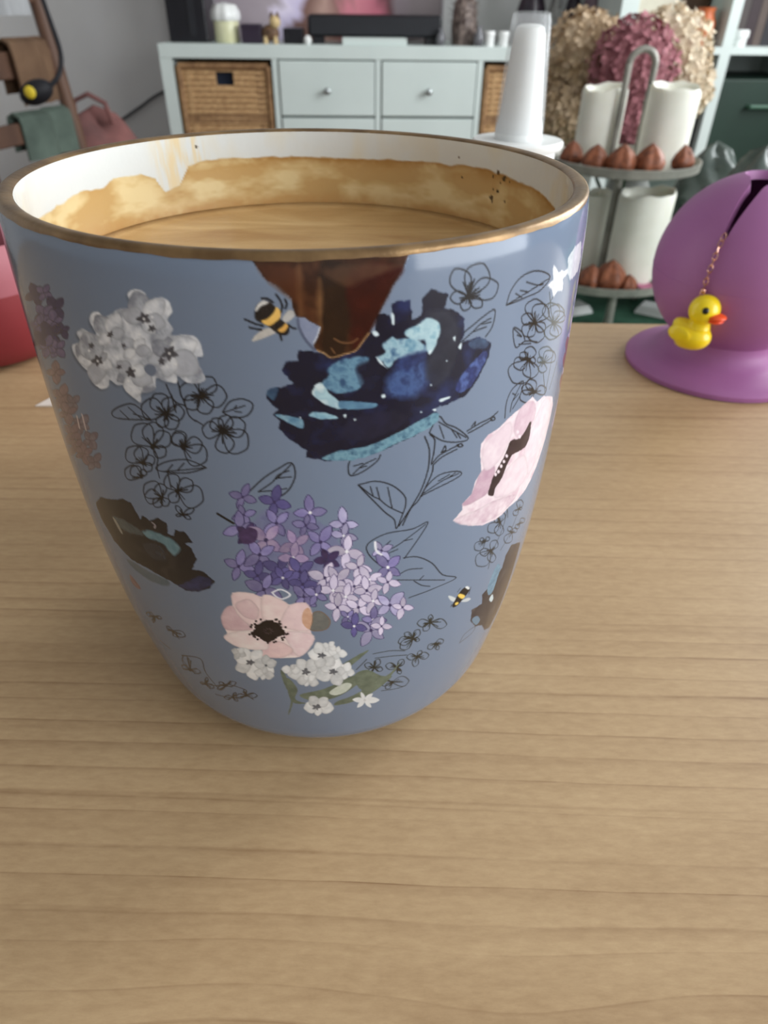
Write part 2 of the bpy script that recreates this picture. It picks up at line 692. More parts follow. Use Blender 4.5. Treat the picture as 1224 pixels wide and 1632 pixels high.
def petal(c, t, wf=0.5, n=9, pw=0.75, notch=0.0):
    """outline of one petal from centre c to tip t (pixels)"""
    c = np.array(c, float)
    t = np.array(t, float)
    ax = t - c
    nx = np.array([-ax[1], ax[0]])
    A = []
    B = []
    for i in range(n):
        k = i / (n - 1)
        wv = math.sin(PI * min(1, k ** pw)) ** 0.72 * wf * 0.5 if 0 < k < 1 else (0.03 if k == 0 else 0)
        tipk = k * (1 - notch * (k == 1))
        A.append(c + ax * tipk + nx * wv)
        B.append(c + ax * tipk - nx * wv)
    return A + B[::-1][1:]


def line_petal(c, t, wf=0.8, lw=0.15, colr=(18, 19, 24), a=1.0):
    stroke(petal(c, t, wf, 11, 1.35) + [c], lw, colr, a)


def line_flower(f, c, tips, lw=0.15, colr=(18, 19, 24), wf=0.86, stam=16, sl=0.46, a=1.0):
    cc = f([c])[0]
    tp = f(tips)
    for t in tp:
        line_petal(cc, t, wf, lw, colr, a)
    for k in range(stam):
        t = tp[k % len(tp)]
        d = (np.array(t) - cc)
        an = random.uniform(-0.55, 0.55)
        d = np.array([d[0] * math.cos(an) - d[1] * math.sin(an), d[0] * math.sin(an) + d[1] * math.cos(an)])
        stroke([cc, np.array(cc) + d * sl * random.uniform(0.7, 1.15)], lw * 0.9, colr, a)
    r = np.mean([np.linalg.norm(np.array(t) - cc) for t in tp]) * 0.13
    fill([(cc[0] + r * math.cos(q), cc[1] + r * math.sin(q)) for q in np.linspace(0, 2 * PI, 7)[:-1]], colr, a=a * 0.9)


def line_leaf(f, pts, veins=(), lw=0.15, colr=(18, 19, 24), a=1.0):
    stroke(f(pts), lw, colr, a)
    for v in veins:
        stroke(f(v), lw * 0.9, colr, a)


def floret(c, r, rot, c1, c2, n=4, edge=(70, 62, 110), wf=0.72, sq=1.0, ang=0.0, dot=(235, 235, 245), ew=0.10, notch=0.0, ns=0.9, vary=0.0, rag=0.0, edark=0.0):
    """small painted flower of n petals, centre and radius in pixels"""
    for k in range(n):
        q = rot + 2 * PI * k / n + random.uniform(-0.15, 0.15)
        L = r * random.uniform(0.85, 1.1)
        dx, dy = L * math.cos(q), L * math.sin(q) * sq
        dx, dy = dx * math.cos(ang) - dy * math.sin(ang), dx * math.sin(ang) + dy * math.cos(ang)
        m_ = 1 + random.uniform(-vary, vary)
        fill(petal(c, (c[0] + dx, c[1] + dy), wf, 7, 0.95), [q_ * m_ for q_ in c1], [min(250, q_ * m_) for q_ in c2], ns=ns, edge=edge, ew=ew, rag=rag, edark=edark)
    if dot is not None:
        d = r * 0.10
        fill([(c[0] + d * math.cos(q), c[1] + d * math.sin(q)) for q in np.linspace(0, 2 * PI, 6)[:-1]], dot)
# ------------------------------------------------------------------ mug: the printed motifs, traced onto its surface
INK = (20, 21, 26)
PRINTS = {}                       # id -> (part name, label)


def begin(i, name, label):
    global CURID
    CURID = i
    if i:
        PRINTS[i] = (name, label)


# faint brush tone of the glaze
# ---- line drawn blossoms under the white cluster
begin(0, '', '')
f3 = Z(100, 440, 3.825)
line_flower(f3, (840, 730), [(915, 618), (1000, 735), (890, 838), (750, 800), (715, 680)])
line_flower(f3, (630, 840), [(560, 720), (660, 740), (742, 830), (690, 930), (590, 920), (480, 790)])
line_flower(f3, (970, 950), [(915, 870), (1010, 850), (1112, 900), (1125, 1050), (1000, 1080), (850, 930)])
line_flower(f3, (550, 1040), [(440, 910), (550, 890), (650, 960), (625, 1095)], stam=8)
line_flower(f3, (735, 1045), [(690, 945), (850, 1020), (875, 1125), (680, 960)], stam=9)
line_flower(f3, (490, 1140), [(395, 1050), (470, 1040), (560, 1110), (540, 1185)], stam=8)
line_flower(f3, (480, 1225), [(380, 1180), (420, 1165), (500, 1180)], stam=6)
line_flower(f3, (605, 1350), [(500, 1270), (590, 1265), (500, 1340), (560, 1405), (640, 1400)], stam=9)
line_flower(f3, (700, 1310), [(640, 1210), (790, 1250), (855, 1370), (660, 1380)], stam=9)
line_flower(f3, (730, 1455), [(690, 1400), (800, 1420), (780, 1480), (690, 1460)], stam=8, wf=0.4)
line_leaf(f3, [(540, 878), (440, 785), (360, 790), (300, 830), (340, 868), (540, 878)], [[(530, 872), (430, 840)], [(480, 870), (400, 800)], [(400, 868), (350, 820)]])
line_leaf(f3, [(975, 830), (1020, 765), (1100, 750), (1160, 785), (1125, 850), (1040, 862), (975, 830)], [[(985, 830), (1110, 790)], [(1040, 815), (1060, 790)], [(1050, 825), (1090, 830)]])
line_leaf(f3, [(875, 1168), (760, 1120), (640, 1130), (570, 1165), (600, 1190), (760, 1200), (875, 1168)], [[(865, 1168), (620, 1190)], [(700, 1185), (740, 1140)], [(640, 1185), (670, 1150)]])
for s_ in ([(630, 660), (680, 760), (745, 790)], [(700, 640), (720, 720), (745, 780), (770, 850), (810, 885)], [(810, 880), (850, 905)], [(660, 720), (690, 830)], [(560, 1070), (580, 1110), (575, 1160), (590, 1230)], [(640, 1200), (660, 1290)]):
    stroke(f3(s_), 0.16)

# ---- line drawn blossom at the upper right
f4 = Z(660, 360, 4.08)
line_flower(f4, (355, 460), [(265, 280), (450, 245), (545, 375), (440, 525), (320, 550), (235, 470)], stam=22, sl=0.45, wf=0.7)
line_leaf(f4, [(290, 770), (320, 700), (390, 640), (450, 590), (525, 545), (510, 650), (465, 720)], [[(290, 770), (380, 690), (430, 640), (500, 600)], [(430, 640), (500, 625)], [(380, 690), (470, 655)], [(290, 775), (390, 745)]])
line_leaf(f4, [(600, 515), (630, 420), (700, 330), (800, 292), (885, 330), (820, 420), (740, 460), (640, 500), (600, 515)], [[(600, 515), (740, 430), (880, 340)], [(730, 365), (800, 385), (840, 380)], [(660, 440), (700, 465)], [(690, 420), (745, 430)]])
GR = (44, 56, 56)
line_flower(f4, (785, 630), [(790, 475), (850, 510), (700, 590), (715, 715), (800, 760), (850, 680)], stam=14)
line_flower(f4, (908, 632), [(880, 500), (935, 510), (968, 560), (930, 720), (880, 740)], stam=12, colr=GR)
line_flower(f4, (742, 870), [(765, 785), (690, 830), (650, 915), (645, 1020), (770, 990), (790, 880)], stam=14)
line_flower(f4, (840, 890), [(870, 785), (910, 820), (830, 955), (805, 860)], stam=9, colr=GR)
line_flower(f4, (785, 1080), [(745, 1000), (700, 1050), (690, 1130), (860, 1060)], stam=9, wf=0.8)
line_leaf(f4, [(800, 755), (720, 750), (660, 790), (645, 665), (700, 690), (720, 740)], [[(650, 670), (700, 720), (670, 710)], [(680, 770), (760, 765)]])
line_leaf(f4, [(590, 1250), (600, 1150), (640, 1060), (710, 1010), (690, 1100), (640, 1190)], [[(700, 1020), (640, 1140), (625, 1210)], [(660, 1100), (640, 1090)], [(640, 1140), (680, 1090)]])
for s_ in ([(880, 430), (890, 560)], [(915, 440), (870, 520)], [(840, 960), (850, 1080)], [(900, 840), (870, 1000), (850, 1100)], [(930, 880), (880, 1060)]):
    stroke(f4(s_), 0.15, GR)

# ---- branch with leaves in the middle
f5 = Z(540, 640, 3.4)
line_leaf(f5, [(105, 452), (200, 432), (290, 455), (355, 510), (362, 560), (340, 625), (312, 688), (300, 640), (250, 600), (195, 545), (150, 500), (105, 452)],
          [[(110, 455), (180, 510), (220, 530), (270, 570), (345, 605)], [(205, 465), (222, 530)], [(265, 465), (288, 575)], [(170, 460), (185, 510)]])
for s_ in ([(325, 675), (400, 560), (450, 470), (485, 360), (490, 260), (465, 190)], [(345, 672), (390, 580), (435, 530), (500, 400), (510, 350)],
           [(495, 180), (520, 210), (512, 290), (502, 340), (540, 295), (600, 260), (650, 235)], [(510, 345), (560, 300), (640, 258)], [(560, 270), (575, 240), (580, 262), (555, 275)],
           [(640, 235), (660, 228), (672, 240), (655, 246), (640, 238)], [(720, 135), (740, 110), (735, 135)],
           [(695, 160), (760, 120), (820, 90), (862, 55)], [(700, 172), (760, 140), (830, 98)], [(825, 88), (842, 84), (846, 97), (828, 102), (824, 90)]):
    stroke(f5(s_), 0.17)
line_leaf(f5, [(440, 520), (480, 455), (550, 395), (640, 378), (665, 393), (620, 425), (540, 465), (460, 505), (440, 520)], [[(455, 500), (560, 430), (650, 390)], [(540, 430), (600, 395)], [(590, 415), (630, 388)]])
line_leaf(f5, [(490, 170), (540, 80), (580, 120), (640, 145), (702, 200), (640, 220), (560, 212), (490, 170)], [[(540, 110), (620, 155), (690, 195)], [(545, 130), (570, 200)], [(610, 150), (640, 195)], [(640, 170), (660, 200)]])
line_leaf(f5, [(225, 290), (205, 325), (130, 380), (65, 402), (50, 360), (60, 320)], [[(75, 395), (130, 345), (200, 310)], [(80, 350), (130, 335)], [(110, 360), (150, 350)]])
# leaves behind the lilac
line_leaf(f5, [(355, 850), (440, 730), (482, 652), (400, 690), (260, 715), (170, 760), (150, 800), (180, 850), (240, 900)], [[(200, 830), (300, 790), (400, 720), (470, 665)], [(240, 790), (280, 755)], [(350, 755), (400, 745)], [(250, 830), (320, 800)]], 0.14)
f6 = Z(330, 720, 2.985)
line_leaf(f6, [(935, 505), (1000, 500), (1070, 530), (1120, 585), (1185, 600), (1080, 650), (960, 695)], [[(900, 610), (1000, 610), (1130, 610)], [(920, 580), (960, 560), (1025, 555)], [(985, 615), (1020, 635), (1060, 640)], [(1010, 610), (1030, 590)]], 0.14)
line_leaf(f6, [(200, 190), (270, 125), (340, 80), (400, 52), (420, 110), (390, 180), (335, 222)], [[(245, 190), (310, 145), (340, 110), (390, 90)], [(330, 125), (400, 120)], [(245, 190), (310, 185), (380, 175)], [(400, 60), (330, 130)]], 0.16)
stroke(f6([(50, 295), (125, 340)]), 0.35)

# ---- line drawn sprigs low on the mug
f7 = Z(330, 920, 2.985)
OL = (34, 38, 34)
line_flower(f7, (1062, 215), [(1065, 178), (1000, 220), (1030, 255), (1140, 225)], 0.14, OL, stam=20, sl=0.6, wf=0.6)
line_flower(f7, (980, 292), [(910, 310), (940, 265), (1010, 250), (1010, 300), (920, 340)], 0.14, OL, stam=24, sl=0.6, wf=0.6)
line_flower(f7, (1085, 315), [(1125, 300), (1100, 345), (1050, 340)], 0.14, OL, stam=16, sl=0.6, wf=0.6)
line_flower(f7, (1000, 378), [(950, 380), (985, 425), (1055, 370), (1020, 350)], 0.14, OL, stam=16, sl=0.6, wf=0.6)
line_flower(f7, (795, 430), [(750, 415), (820, 390), (835, 440), (770, 450)], 0.14, OL, stam=24, sl=0.6, wf=0.6)
line_flower(f7, (905, 428), [(935, 392), (920, 460), (850, 420)], 0.14, OL, stam=20, sl=0.6, wf=0.6)
line_flower(f7, (880, 500), [(960, 492), (820, 500), (850, 530)], 0.14, OL, stam=12, sl=0.6, wf=0.6)
for s_ in ([(790, 365), (870, 350), (940, 350)], [(800, 385), (880, 375), (950, 370)], [(710, 440), (760, 390)], [(850, 480), (900, 440), (930, 400)], [(830, 540), (900, 530), (945, 515)]):
    stroke(f7(s_), 0.14, OL)
f8 = Z(120, 740, 3.71)
BR = (50, 44, 40)
for c, tp in (((575, 985), [(540, 960), (650, 1015), (600, 1020)]), ((470, 900), [(420, 880), (510, 910), (460, 935)]), ((680, 1215), [(630, 1190), (640, 1130), (740, 1230)]),
              ((890, 1310), [(850, 1290), (950, 1290), (840, 1330)]), ((1010, 1365), [(1075, 1368), (950, 1375), (1000, 1330)]), ((770, 1300), [(740, 1290), (820, 1320), (780, 1260)]), ((930, 1375), [(880, 1380), (960, 1400), (950, 1350)])):
    line_flower(f8, c, tp, 0.16, BR, stam=18, sl=0.7, wf=0.45)
for s_ in ([(630, 1130), (740, 1150), (770, 1230), (850, 1330)], [(830, 1360), (920, 1380), (1030, 1370)], [(500, 1040), (560, 1090)], [(760, 1290), (830, 1310), (900, 1300), (1000, 1330)]):
    stroke(f8(s_), 0.2, BR, 0.9)
f9 = Z(680, 800, 6.12)
for c, tp in (((715, 200), [(740, 95), (660, 170), (600, 290), (700, 330)]), ((570, 385), [(470, 465), (520, 360), (610, 345)]), ((625, 475), [(680, 375), (520, 500), (490, 620), (640, 590)]),
              ((830, 300), [(880, 260), (770, 400), (800, 240)]), ((895, 70), [(920, -20), (850, 130), (930, 60)]), ((905, 210), [(950, 160), (870, 260)])):
    line_flower(f9, c, tp, 0.13, (40, 45, 50), stam=14, wf=0.7)
for s_ in ([(790, 60), (740, 260), (650, 470), (600, 650)], [(880, 130), (800, 330), (720, 470)], [(700, 110), (780, 70), (790, 150)]):
    stroke(f9(s_), 0.14, (62, 68, 72))

# ---- cluster of white blossoms, upper left
begin(1, 'white_blossom_print', 'grey white watercolour blossom cluster printed on the upper left')
out1 = f3([(395, 110), (430, 80), (495, 95), (525, 145), (600, 130), (650, 160), (668, 215), (640, 265), (670, 320), (665, 360), (740, 355), (810, 370), (845, 420), (855, 485), (820, 495), (840, 560), (870, 630), (800, 655), (740, 640), (700, 610), (690, 650), (620, 640), (570, 620), (565, 690), (520, 710), (480, 720), (475, 770), (430, 740), (380, 690), (370, 660), (330, 665), (285, 630), (280, 670), (235, 685), (180, 645), (165, 590), (120, 550), (70, 480), (60, 420), (110, 400), (85, 350), (125, 320), (180, 360), (205, 350), (165, 280), (175, 230), (215, 220), (260, 250), (330, 205), (375, 195), (400, 200), (410, 160)])
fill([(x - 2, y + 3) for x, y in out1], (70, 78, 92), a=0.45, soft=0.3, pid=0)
WA, WB, WC = (140, 146, 160), (196, 202, 213), (242, 245, 250)
fill(out1, WA, WB, WC, ns=0.55, rag=0.12, contrast=2.0)
for c, tips in (((495, 260), [(440, 90), (620, 150), (630, 300), (560, 350), (360, 220)]), ((650, 475), [(640, 370), (820, 400), (830, 590), (640, 620), (520, 520), (540, 400)]),
                ((215, 515), [(80, 420), (90, 500), (200, 660), (300, 560), (270, 470), (130, 340)]), ((415, 590), [(330, 640), (450, 740), (550, 650), (520, 560), (330, 520)]), ((285, 355), [(200, 240), (340, 230), (380, 340), (220, 420)]), ((440, 450), [(360, 380), (500, 380), (540, 460), (370, 500)])):
    cc = f3([c])[0]
    for k, t in enumerate(f3(tips)):
        ca, cb = [(WA, WB), (WB, WC), ((176, 180, 192), WB), (WC, WB), (WB, (170, 174, 186))][k % 5]
        fill(petal(cc, t, 0.8, 8, 0.9), ca, cb, ns=0.9, rag=0.08, edark=0.18, contrast=2.2)
for c, r in (((495, 258), 42), ((648, 470), 48), ((215, 515), 42), ((412, 588), 36), ((290, 357), 24), ((175, 425), 20), ((345, 555), 18), ((370, 425), 14), ((600, 520), 26), ((545, 320), 24)):
    cc = f3([c])[0]
    for k in range(5):
        q = 2 * PI * k / 5 + r
        rr = r / 3.825 * random.uniform(0.8, 1.25)
        fill(petal(cc, (cc[0] + rr * math.cos(q), cc[1] + rr * math.sin(q)), 0.6, 6), (62, 62, 70), (96, 96, 104), rag=0.05)
for c in ((495, 262), (650, 472), (213, 518), (690, 538), (545, 250), (400, 640), (160, 455), (470, 355)):
    x, y = f3([c])[0]
    fill([(x + 2 * math.cos(q), y + 2 * math.sin(q)) for q in np.linspace(0, 6, 6)], (244, 245, 246))
fill(f3([(495, 560), (520, 535), (560, 550), (568, 590), (545, 612), (510, 590)]), (112, 124, 146), pid=0)

# ---- dark blue peony in the middle
begin(2, 'blue_peony_print', 'large navy and teal watercolour peony printed below the gold patch')
f2 = Z(400, 460, 3.06)
DK, NV, TL, LT = (12, 16, 38), (26, 38, 82), (68, 112, 146), (150, 188, 202)
fill(f2([(245, 300), (330, 312), (400, 330), (470, 300), (560, 235), (600, 205), (610, 130), (650, 118), (690, 150), (686, 75), (720, 60), (780, 55), (785, 150), (830, 130), (838, 45), (880, 2), (968, 28), (940, 100), (990, 100), (1040, 150), (1042, 230), (1018, 262), (1110, 235), (1170, 265), (1160, 330), (1100, 450), (1050, 520), (990, 550), (920, 575), (890, 590), (915, 612), (905, 650), (830, 700), (700, 760), (600, 808), (480, 838), (340, 838), (270, 820), (272, 790), (180, 730), (135, 680), (140, 645), (110, 615), (130, 590), (75, 530), (90, 490), (150, 478), (205, 460), (150, 400), (165, 355), (225, 350), (232, 308)]), DK, (16, 20, 46), (30, 42, 88), ns=0.3, rag=0.22, rs=1.6, sm=False, contrast=1.8)
fill(f2([(690, 395), (830, 345), (860, 420), (840, 480), (790, 530), (700, 525), (660, 500)]), (36, 54, 108), (62, 92, 146), NV, ns=0.8, rag=0.3, contrast=1.5, soft=0.6)
fill(f2([(860, 120), (960, 110), (1010, 180), (1010, 300), (960, 430), (880, 480), (850, 380), (900, 260)]), (48, 52, 66), (30, 34, 50), ns=0.5, rag=0.3, soft=0.4, a=0.75)
fill(f2([(480, 640), (640, 600), (760, 620), (700, 690), (560, 740), (440, 720)]), (34, 34, 62), (24, 26, 46), ns=0.5, rag=0.3, soft=0.4, a=0.8)
fill(f2([(370, 395), (430, 350), (500, 335), (572, 338), (560, 400), (560, 455), (500, 500), (420, 512), (370, 490), (338, 470), (382, 425)]), TL, (98, 146, 172), (42, 78, 116), ns=1.0, rag=0.2, contrast=1.7, soft=0.12)
fill(f2([(520, 375), (600, 360), (640, 400), (620, 470), (560, 500), (535, 440)]), DK, (22, 28, 56), rag=0.25, soft=0.35)
fill(f2([(298, 508), (342, 458), (380, 510), (430, 548), (450, 585), (400, 580), (340, 548)]), (170, 208, 216), LT, (205, 222, 224), ns=0.8, rag=0.12)
fill(f2([(430, 548), (520, 552), (610, 560), (600, 580), (520, 588), (440, 586)]), TL, (96, 150, 178), ns=0.8, rag=0.1)
fill(f2([(640, 272), (690, 235), (712, 252), (800, 240), (858, 300), (800, 332), (720, 340), (672, 382), (640, 362), (610, 335), (652, 312)]), (82, 136, 166), LT, (52, 94, 134), ns=0.9, rag=0.2, contrast=1.6, soft=0.12)
fill(f2([(750, 215), (800, 180), (870, 140), (916, 170), (918, 232), (880, 312), (856, 300), (850, 252), (790, 250)]), LT, (172, 206, 214), (108, 160, 184), ns=0.9, rag=0.2, contrast=1.6, soft=0.12)
fill(f2([(720, 345), (840, 305), (850, 340), (800, 380), (720, 400)]), NV, (46, 66, 120), rag=0.25, soft=0.35)
fill(f2([(1040, 405), (1130, 310), (1152, 330), (1090, 450), (1040, 500), (998, 495)]), (48, 66, 138), (34, 46, 98), (72, 96, 160), ns=0.8, rag=0.2, contrast=2.2)
fill(f2([(1060, 265), (1110, 240), (1160, 262), (1140, 290), (1080, 290)]), (62, 88, 122), (40, 54, 84), rag=0.15)
fill(f2([(342, 832), (430, 792), (560, 770), (700, 710), (830, 640), (900, 605), (916, 625), (900, 655), (830, 700), (700, 760), (600, 808), (480, 838)]), (66, 116, 142), (110, 158, 176), (46, 86, 116), ns=1.1, rag=0.15, contrast=1.3)
fill(f2([(118, 615), (200, 625), (252, 640), (250, 682), (190, 660)]), (66, 116, 150), LT, rag=0.12)
fill(f2([(280, 620), (320, 600), (412, 620), (418, 636), (340, 635)]), (96, 152, 180), (170, 208, 216), rag=0.12)
fill(f2([(78, 520), (92, 488), (130, 486), (112, 545)]), (52, 88, 118), (38, 66, 98), rag=0.15)
for pl in ([(685, 120), (698, 130), (700, 170), (688, 172)], [(590, 212), (612, 208), (625, 226), (605, 232)], [(635, 520), (652, 516), (655, 530), (640, 534)], [(920, 540), (968, 526), (965, 536), (925, 552)], [(450, 618), (464, 612), (460, 630)], [(500, 636), (514, 636), (506, 644)], [(885, 590), (902, 586), (898, 598)], [(308, 475), (335, 460), (330, 482)], [(1012, 285), (1028, 262), (1024, 295)], [(985, 240), (998, 232), (994, 258)], [(610, 332), (632, 352), (655, 380), (662, 388), (630, 365)], [(868, 300), (885, 300), (870, 322)]):
    fill(f2(pl), (206, 224, 230), rag=0.05)
for c in ((955, 352), (878, 470), (830, 602), (240, 630)):
    x, y = f2([c])[0]
    fill([(x + 1.4 * math.cos(q), y + 1.4 * math.sin(q)) for q in np.linspace(0, 6, 6)], (196, 216, 226))

# ---- pink poppy on the right
begin(3, 'pink_poppy_print', 'pale pink poppy with dark centre printed near the right edge')
P5 = f5([(620, 645), (670, 585), (668, 555), (720, 500), (740, 430), (772, 380), (765, 290), (770, 230), (810, 180), (870, 140), (930, 80), (1000, 20), (1050, -25), (1075, 0), (1110, -30), (1158, -28)]) + [(881, 645), (876, 670), (869, 699), (862, 722), (855, 743), (846, 764), (837, 781), (824, 797), (811, 808), (800, 820), (790, 828), (769, 837), (746, 838), (742, 834)]
PK1, PK2, PK3 = (204, 172, 188), (220, 196, 208), (232, 216, 222)
fill(P5, PK2, PK3, (214, 184, 198), ns=0.5, rag=0.1, sm=False, contrast=1.8)
for pl, ca, cb in (([(670, 555), (720, 500), (770, 380), (840, 340), (840, 420), (800, 500), (700, 560)], (188, 148, 170), PK1), ([(1000, 20), (1060, 0), (1060, 90), (990, 190), (950, 170), (960, 90)], PK1, PK2),
                   ([(1005, 270), (1060, 100), (1120, -20), (1150, 20), (1110, 220), (1030, 390), (1015, 340)], PK3, PK2), ([(840, 500), (900, 380), (1000, 290), (1020, 390), (960, 480), (870, 520)], PK3, PK2),
                   ([(620, 645), (740, 590), (860, 530), (960, 510), (860, 620), (720, 670)], PK3, PK1), ([(780, 250), (850, 170), (930, 110), (930, 200), (860, 330), (790, 370)], PK3, PK2)):
    fill(f5(pl), ca, cb, ns=0.8, rag=0.1, edark=0.10, soft=0.15)
fill(f5([(808, 500), (832, 420), (868, 350), (905, 280), (930, 215), (975, 200), (1000, 175), (1042, 105), (1030, 200), (1000, 255), (940, 290), (905, 360), (880, 420), (848, 470), (835, 510)]), (42, 30, 36), (66, 46, 54), rag=0.15)
for c in ((980, 190), (970, 165), (910, 295), (895, 325), (880, 350), (865, 380), (850, 395)):
    x, y = f5([c])[0]
    fill([(x + 2.2 * math.cos(q), y + 2.8 * math.sin(q)) for q in np.linspace(0, 6, 6)], (232, 214, 222), rag=0.05)
stroke([(869, 742), (873, 720), (880, 690)], 0.25, (120, 84, 100), 0.7)

# ---- lilac
begin(4, 'lilac_print', 'purple and lavender lilac panicle printed in the lower middle')
LD, LM, LL, LP = (84, 78, 138), (120, 112, 168), (158, 152, 196), (190, 176, 206)
fill(f6([(240, 300), (330, 270), (480, 300), (600, 380), (640, 480), (640, 570), (540, 640), (440, 680), (330, 650), (230, 600), (180, 500), (190, 400)]), (112, 106, 156), LM, (92, 84, 144), ns=0.5, rag=0.9, rs=0.7, soft=0.4, a=0.45)
fill(f6([(600, 480), (700, 500), (800, 600), (850, 720), (820, 830), (740, 780), (640, 720), (560, 620)]), (150, 142, 186), LL, ns=0.5, rag=0.8, rs=0.7, soft=0.4, a=0.35)
EDG = (56, 50, 98)
LIL = [(170, 215, 62, 0.4, 2), (175, 300, 55, 1.2, 2), (160, 365, 80, 3.0, 2), (320, 240, 75, 0.2, 1), (330, 340, 80, 0.9, 2), (490, 290, 78, 1.4, 2), (470, 350, 60, 0.3, 2), (650, 345, 78, 1.5, 3), (650, 400, 60, 0.1, 3),
       (190, 395, 62, 0.0, 0), (280, 420, 100, 0.6, 4), (420, 440, 75, 1.1, 4), (540, 430, 85, 0.7, 2), (665, 475, 85, 0.2, 5), (575, 515, 62, 0.5, 0), (150, 545, 78, 0.3, 2), (250, 490, 88, 1.0, 2), (345, 560, 82, 0.5, 1), (410, 505, 70, 0.1, 4),
       (440, 570, 75, 0.9, 1), (240, 590, 70, 0.2, 1), (270, 655, 85, 0.4, 2), (360, 600, 60, 1.0, 1), (455, 630, 78, 0.2, 1), (460, 690, 70, 0.7, 2), (560, 600, 75, 0.4, 5), (620, 610, 80, 0.9, 5), (600, 660, 70, 0.1, 5), (830, 470, 55, 1.0, 3),
       (860, 550, 75, 0.7, 2), (720, 550, 62, 0.2, 5), (770, 610, 78, 1.0, 5), (860, 620, 62, 0.2, 5), (700, 640, 66, 0.5, 5), (760, 660, 70, 1.4, 5), (660, 690, 66, 0.2, 5), (720, 740, 72, 0.6, 5), (620, 740, 66, 0.1, 5), (790, 710, 62, 0.3, 5), (870, 730, 80, 0.8, 3), (930, 740, 55, 0.2, 5),
       (790, 800, 62, 0.2, 2), (670, 785, 42, 0.6, 2), (780, 850, 80, 0.5, 3), (830, 830, 50, 0.1, 5), (700, 830, 58, 0.1, 1), (520, 680, 60, 0.4, 2)]
PAL = [((52, 40, 78), (76, 56, 104)), (LD, (100, 94, 154)), (LM, (140, 134, 184)), (LL, (176, 172, 208)), ((176, 156, 190), (150, 128, 176)), ((192, 182, 212), (212, 202, 224))]
for (x, y, r, rot, k) in LIL:
    c = f6([(x, y)])[0]
    ca, cb = PAL[k]
    floret(c, r / 2.985 * 1.04, rot, ca, cb, n=4 if k != 0 else 5, edge=EDG if k < 4 else (92, 80, 130), wf=0.54, vary=0.12, dot=(240, 240, 248) if (x * 7 + y) % 3 == 0 else (60, 52, 96), ew=0.11)
for pl in ([(310, 670), (350, 655), (395, 680), (360, 700), (330, 690)],):
    stroke(f6(pl + [pl[0]]), 0.25, (232, 234, 244))
stroke(f6([(800, 430), (805, 470), (830, 490)]), 0.3, (230, 230, 240))
fill(f6([(150, 390), (200, 360), (240, 380), (225, 430), (175, 435)]), (66, 46, 88), (84, 60, 108), rag=0.1)

# ---- pink anemone
begin(5, 'pink_anemone_print', 'blush pink anemone with black stamens printed low on the front')
PO = f7([(120, 72), (180, 76), (260, 92), (300, 86), (390, 130), (470, 120), (500, 170), (490, 250), (505, 290), (490, 330), (440, 380), (350, 385), (250, 372), (290, 340), (170, 340), (90, 300), (95, 265), (66, 195), (85, 150), (120, 135)])
A_, B_, C_ = (242, 212, 212), (252, 233, 229), (227, 191, 198)
fill(PO, A_, B_, C_, ns=0.4, rag=0.1, sm=False)
for pl, ca, cb in (([(66, 195), (85, 150), (125, 140), (200, 225), (210, 250), (95, 250)], (219, 179, 187), (235, 202, 206)), ([(120, 75), (250, 90), (270, 190), (215, 230), (140, 170)], (250, 225, 223), (240, 206, 208)),
                   ([(140, 120), (200, 105), (245, 150), (235, 200), (180, 190), (140, 150)], (227, 189, 196), (242, 214, 214)), ([(260, 92), (310, 88), (390, 132), (370, 200), (300, 215), (262, 190)], (252, 231, 227), (242, 210, 210)),
                   ([(390, 135), (470, 122), (500, 170), (490, 250), (400, 250), (350, 220)], (252, 223, 223), (240, 208, 212)), ([(370, 260), (500, 270), (502, 320), (440, 378), (390, 320)], (252, 231, 231), (238, 204, 210)),
                   ([(250, 370), (300, 310), (360, 310), (410, 350), (350, 384)], (250, 217, 214), (235, 196, 200)), ([(92, 270), (210, 255), (285, 310), (280, 345), (170, 340), (90, 300)], (252, 239, 235), (246, 221, 221))):
    fill(f7(pl), ca, cb, ns=0.7, rag=0.08, edark=0.14, soft=0.12)
ac = f7([(292, 256)])[0]
fill([(ac[0] + 25 * math.cos(q) * (1 + 0.18 * math.sin(5 * q)), ac[1] + 15.5 * math.sin(q) * (1 + 0.15 * math.cos(4 * q))) for q in np.linspace(0, 2 * PI, 17)[:-1]], (40, 28, 34), (24, 18, 22), rag=0.2, rs=2.5)
for k in range(46):
    q = random.uniform(0, 2 * PI)
    d = random.uniform(0.75, 1.22)
    x, y = ac[0] + 26 * d * math.cos(q), ac[1] + 17 * d * math.sin(q)
    fill([(x + 1.9 * math.cos(t), y + 1.7 * math.sin(t)) for t in np.linspace(0, 5.2, 6)], (34, 22, 28))
for k in range(9):
    q = 2 * PI * k / 9
    stroke([(ac[0] + 4 * math.cos(q), ac[1] + 3 * math.sin(q)), (ac[0] + 8 * math.cos(q + .2), ac[1] + 5 * math.sin(q + .2))], 0.1, (120, 96, 100), 0.7)
fill(f7([(505, 170), (545, 165), (585, 205), (570, 245), (520, 256), (488, 246), (500, 215)]), (104, 106, 104), (122, 122, 116), edge=(128, 96, 72), ew=0.12, pid=5)
fill(f7([(455, 170), (480, 145), (500, 180), (495, 230), (485, 248), (455, 220)]), (226, 178, 148), (216, 164, 132), rag=0.05)

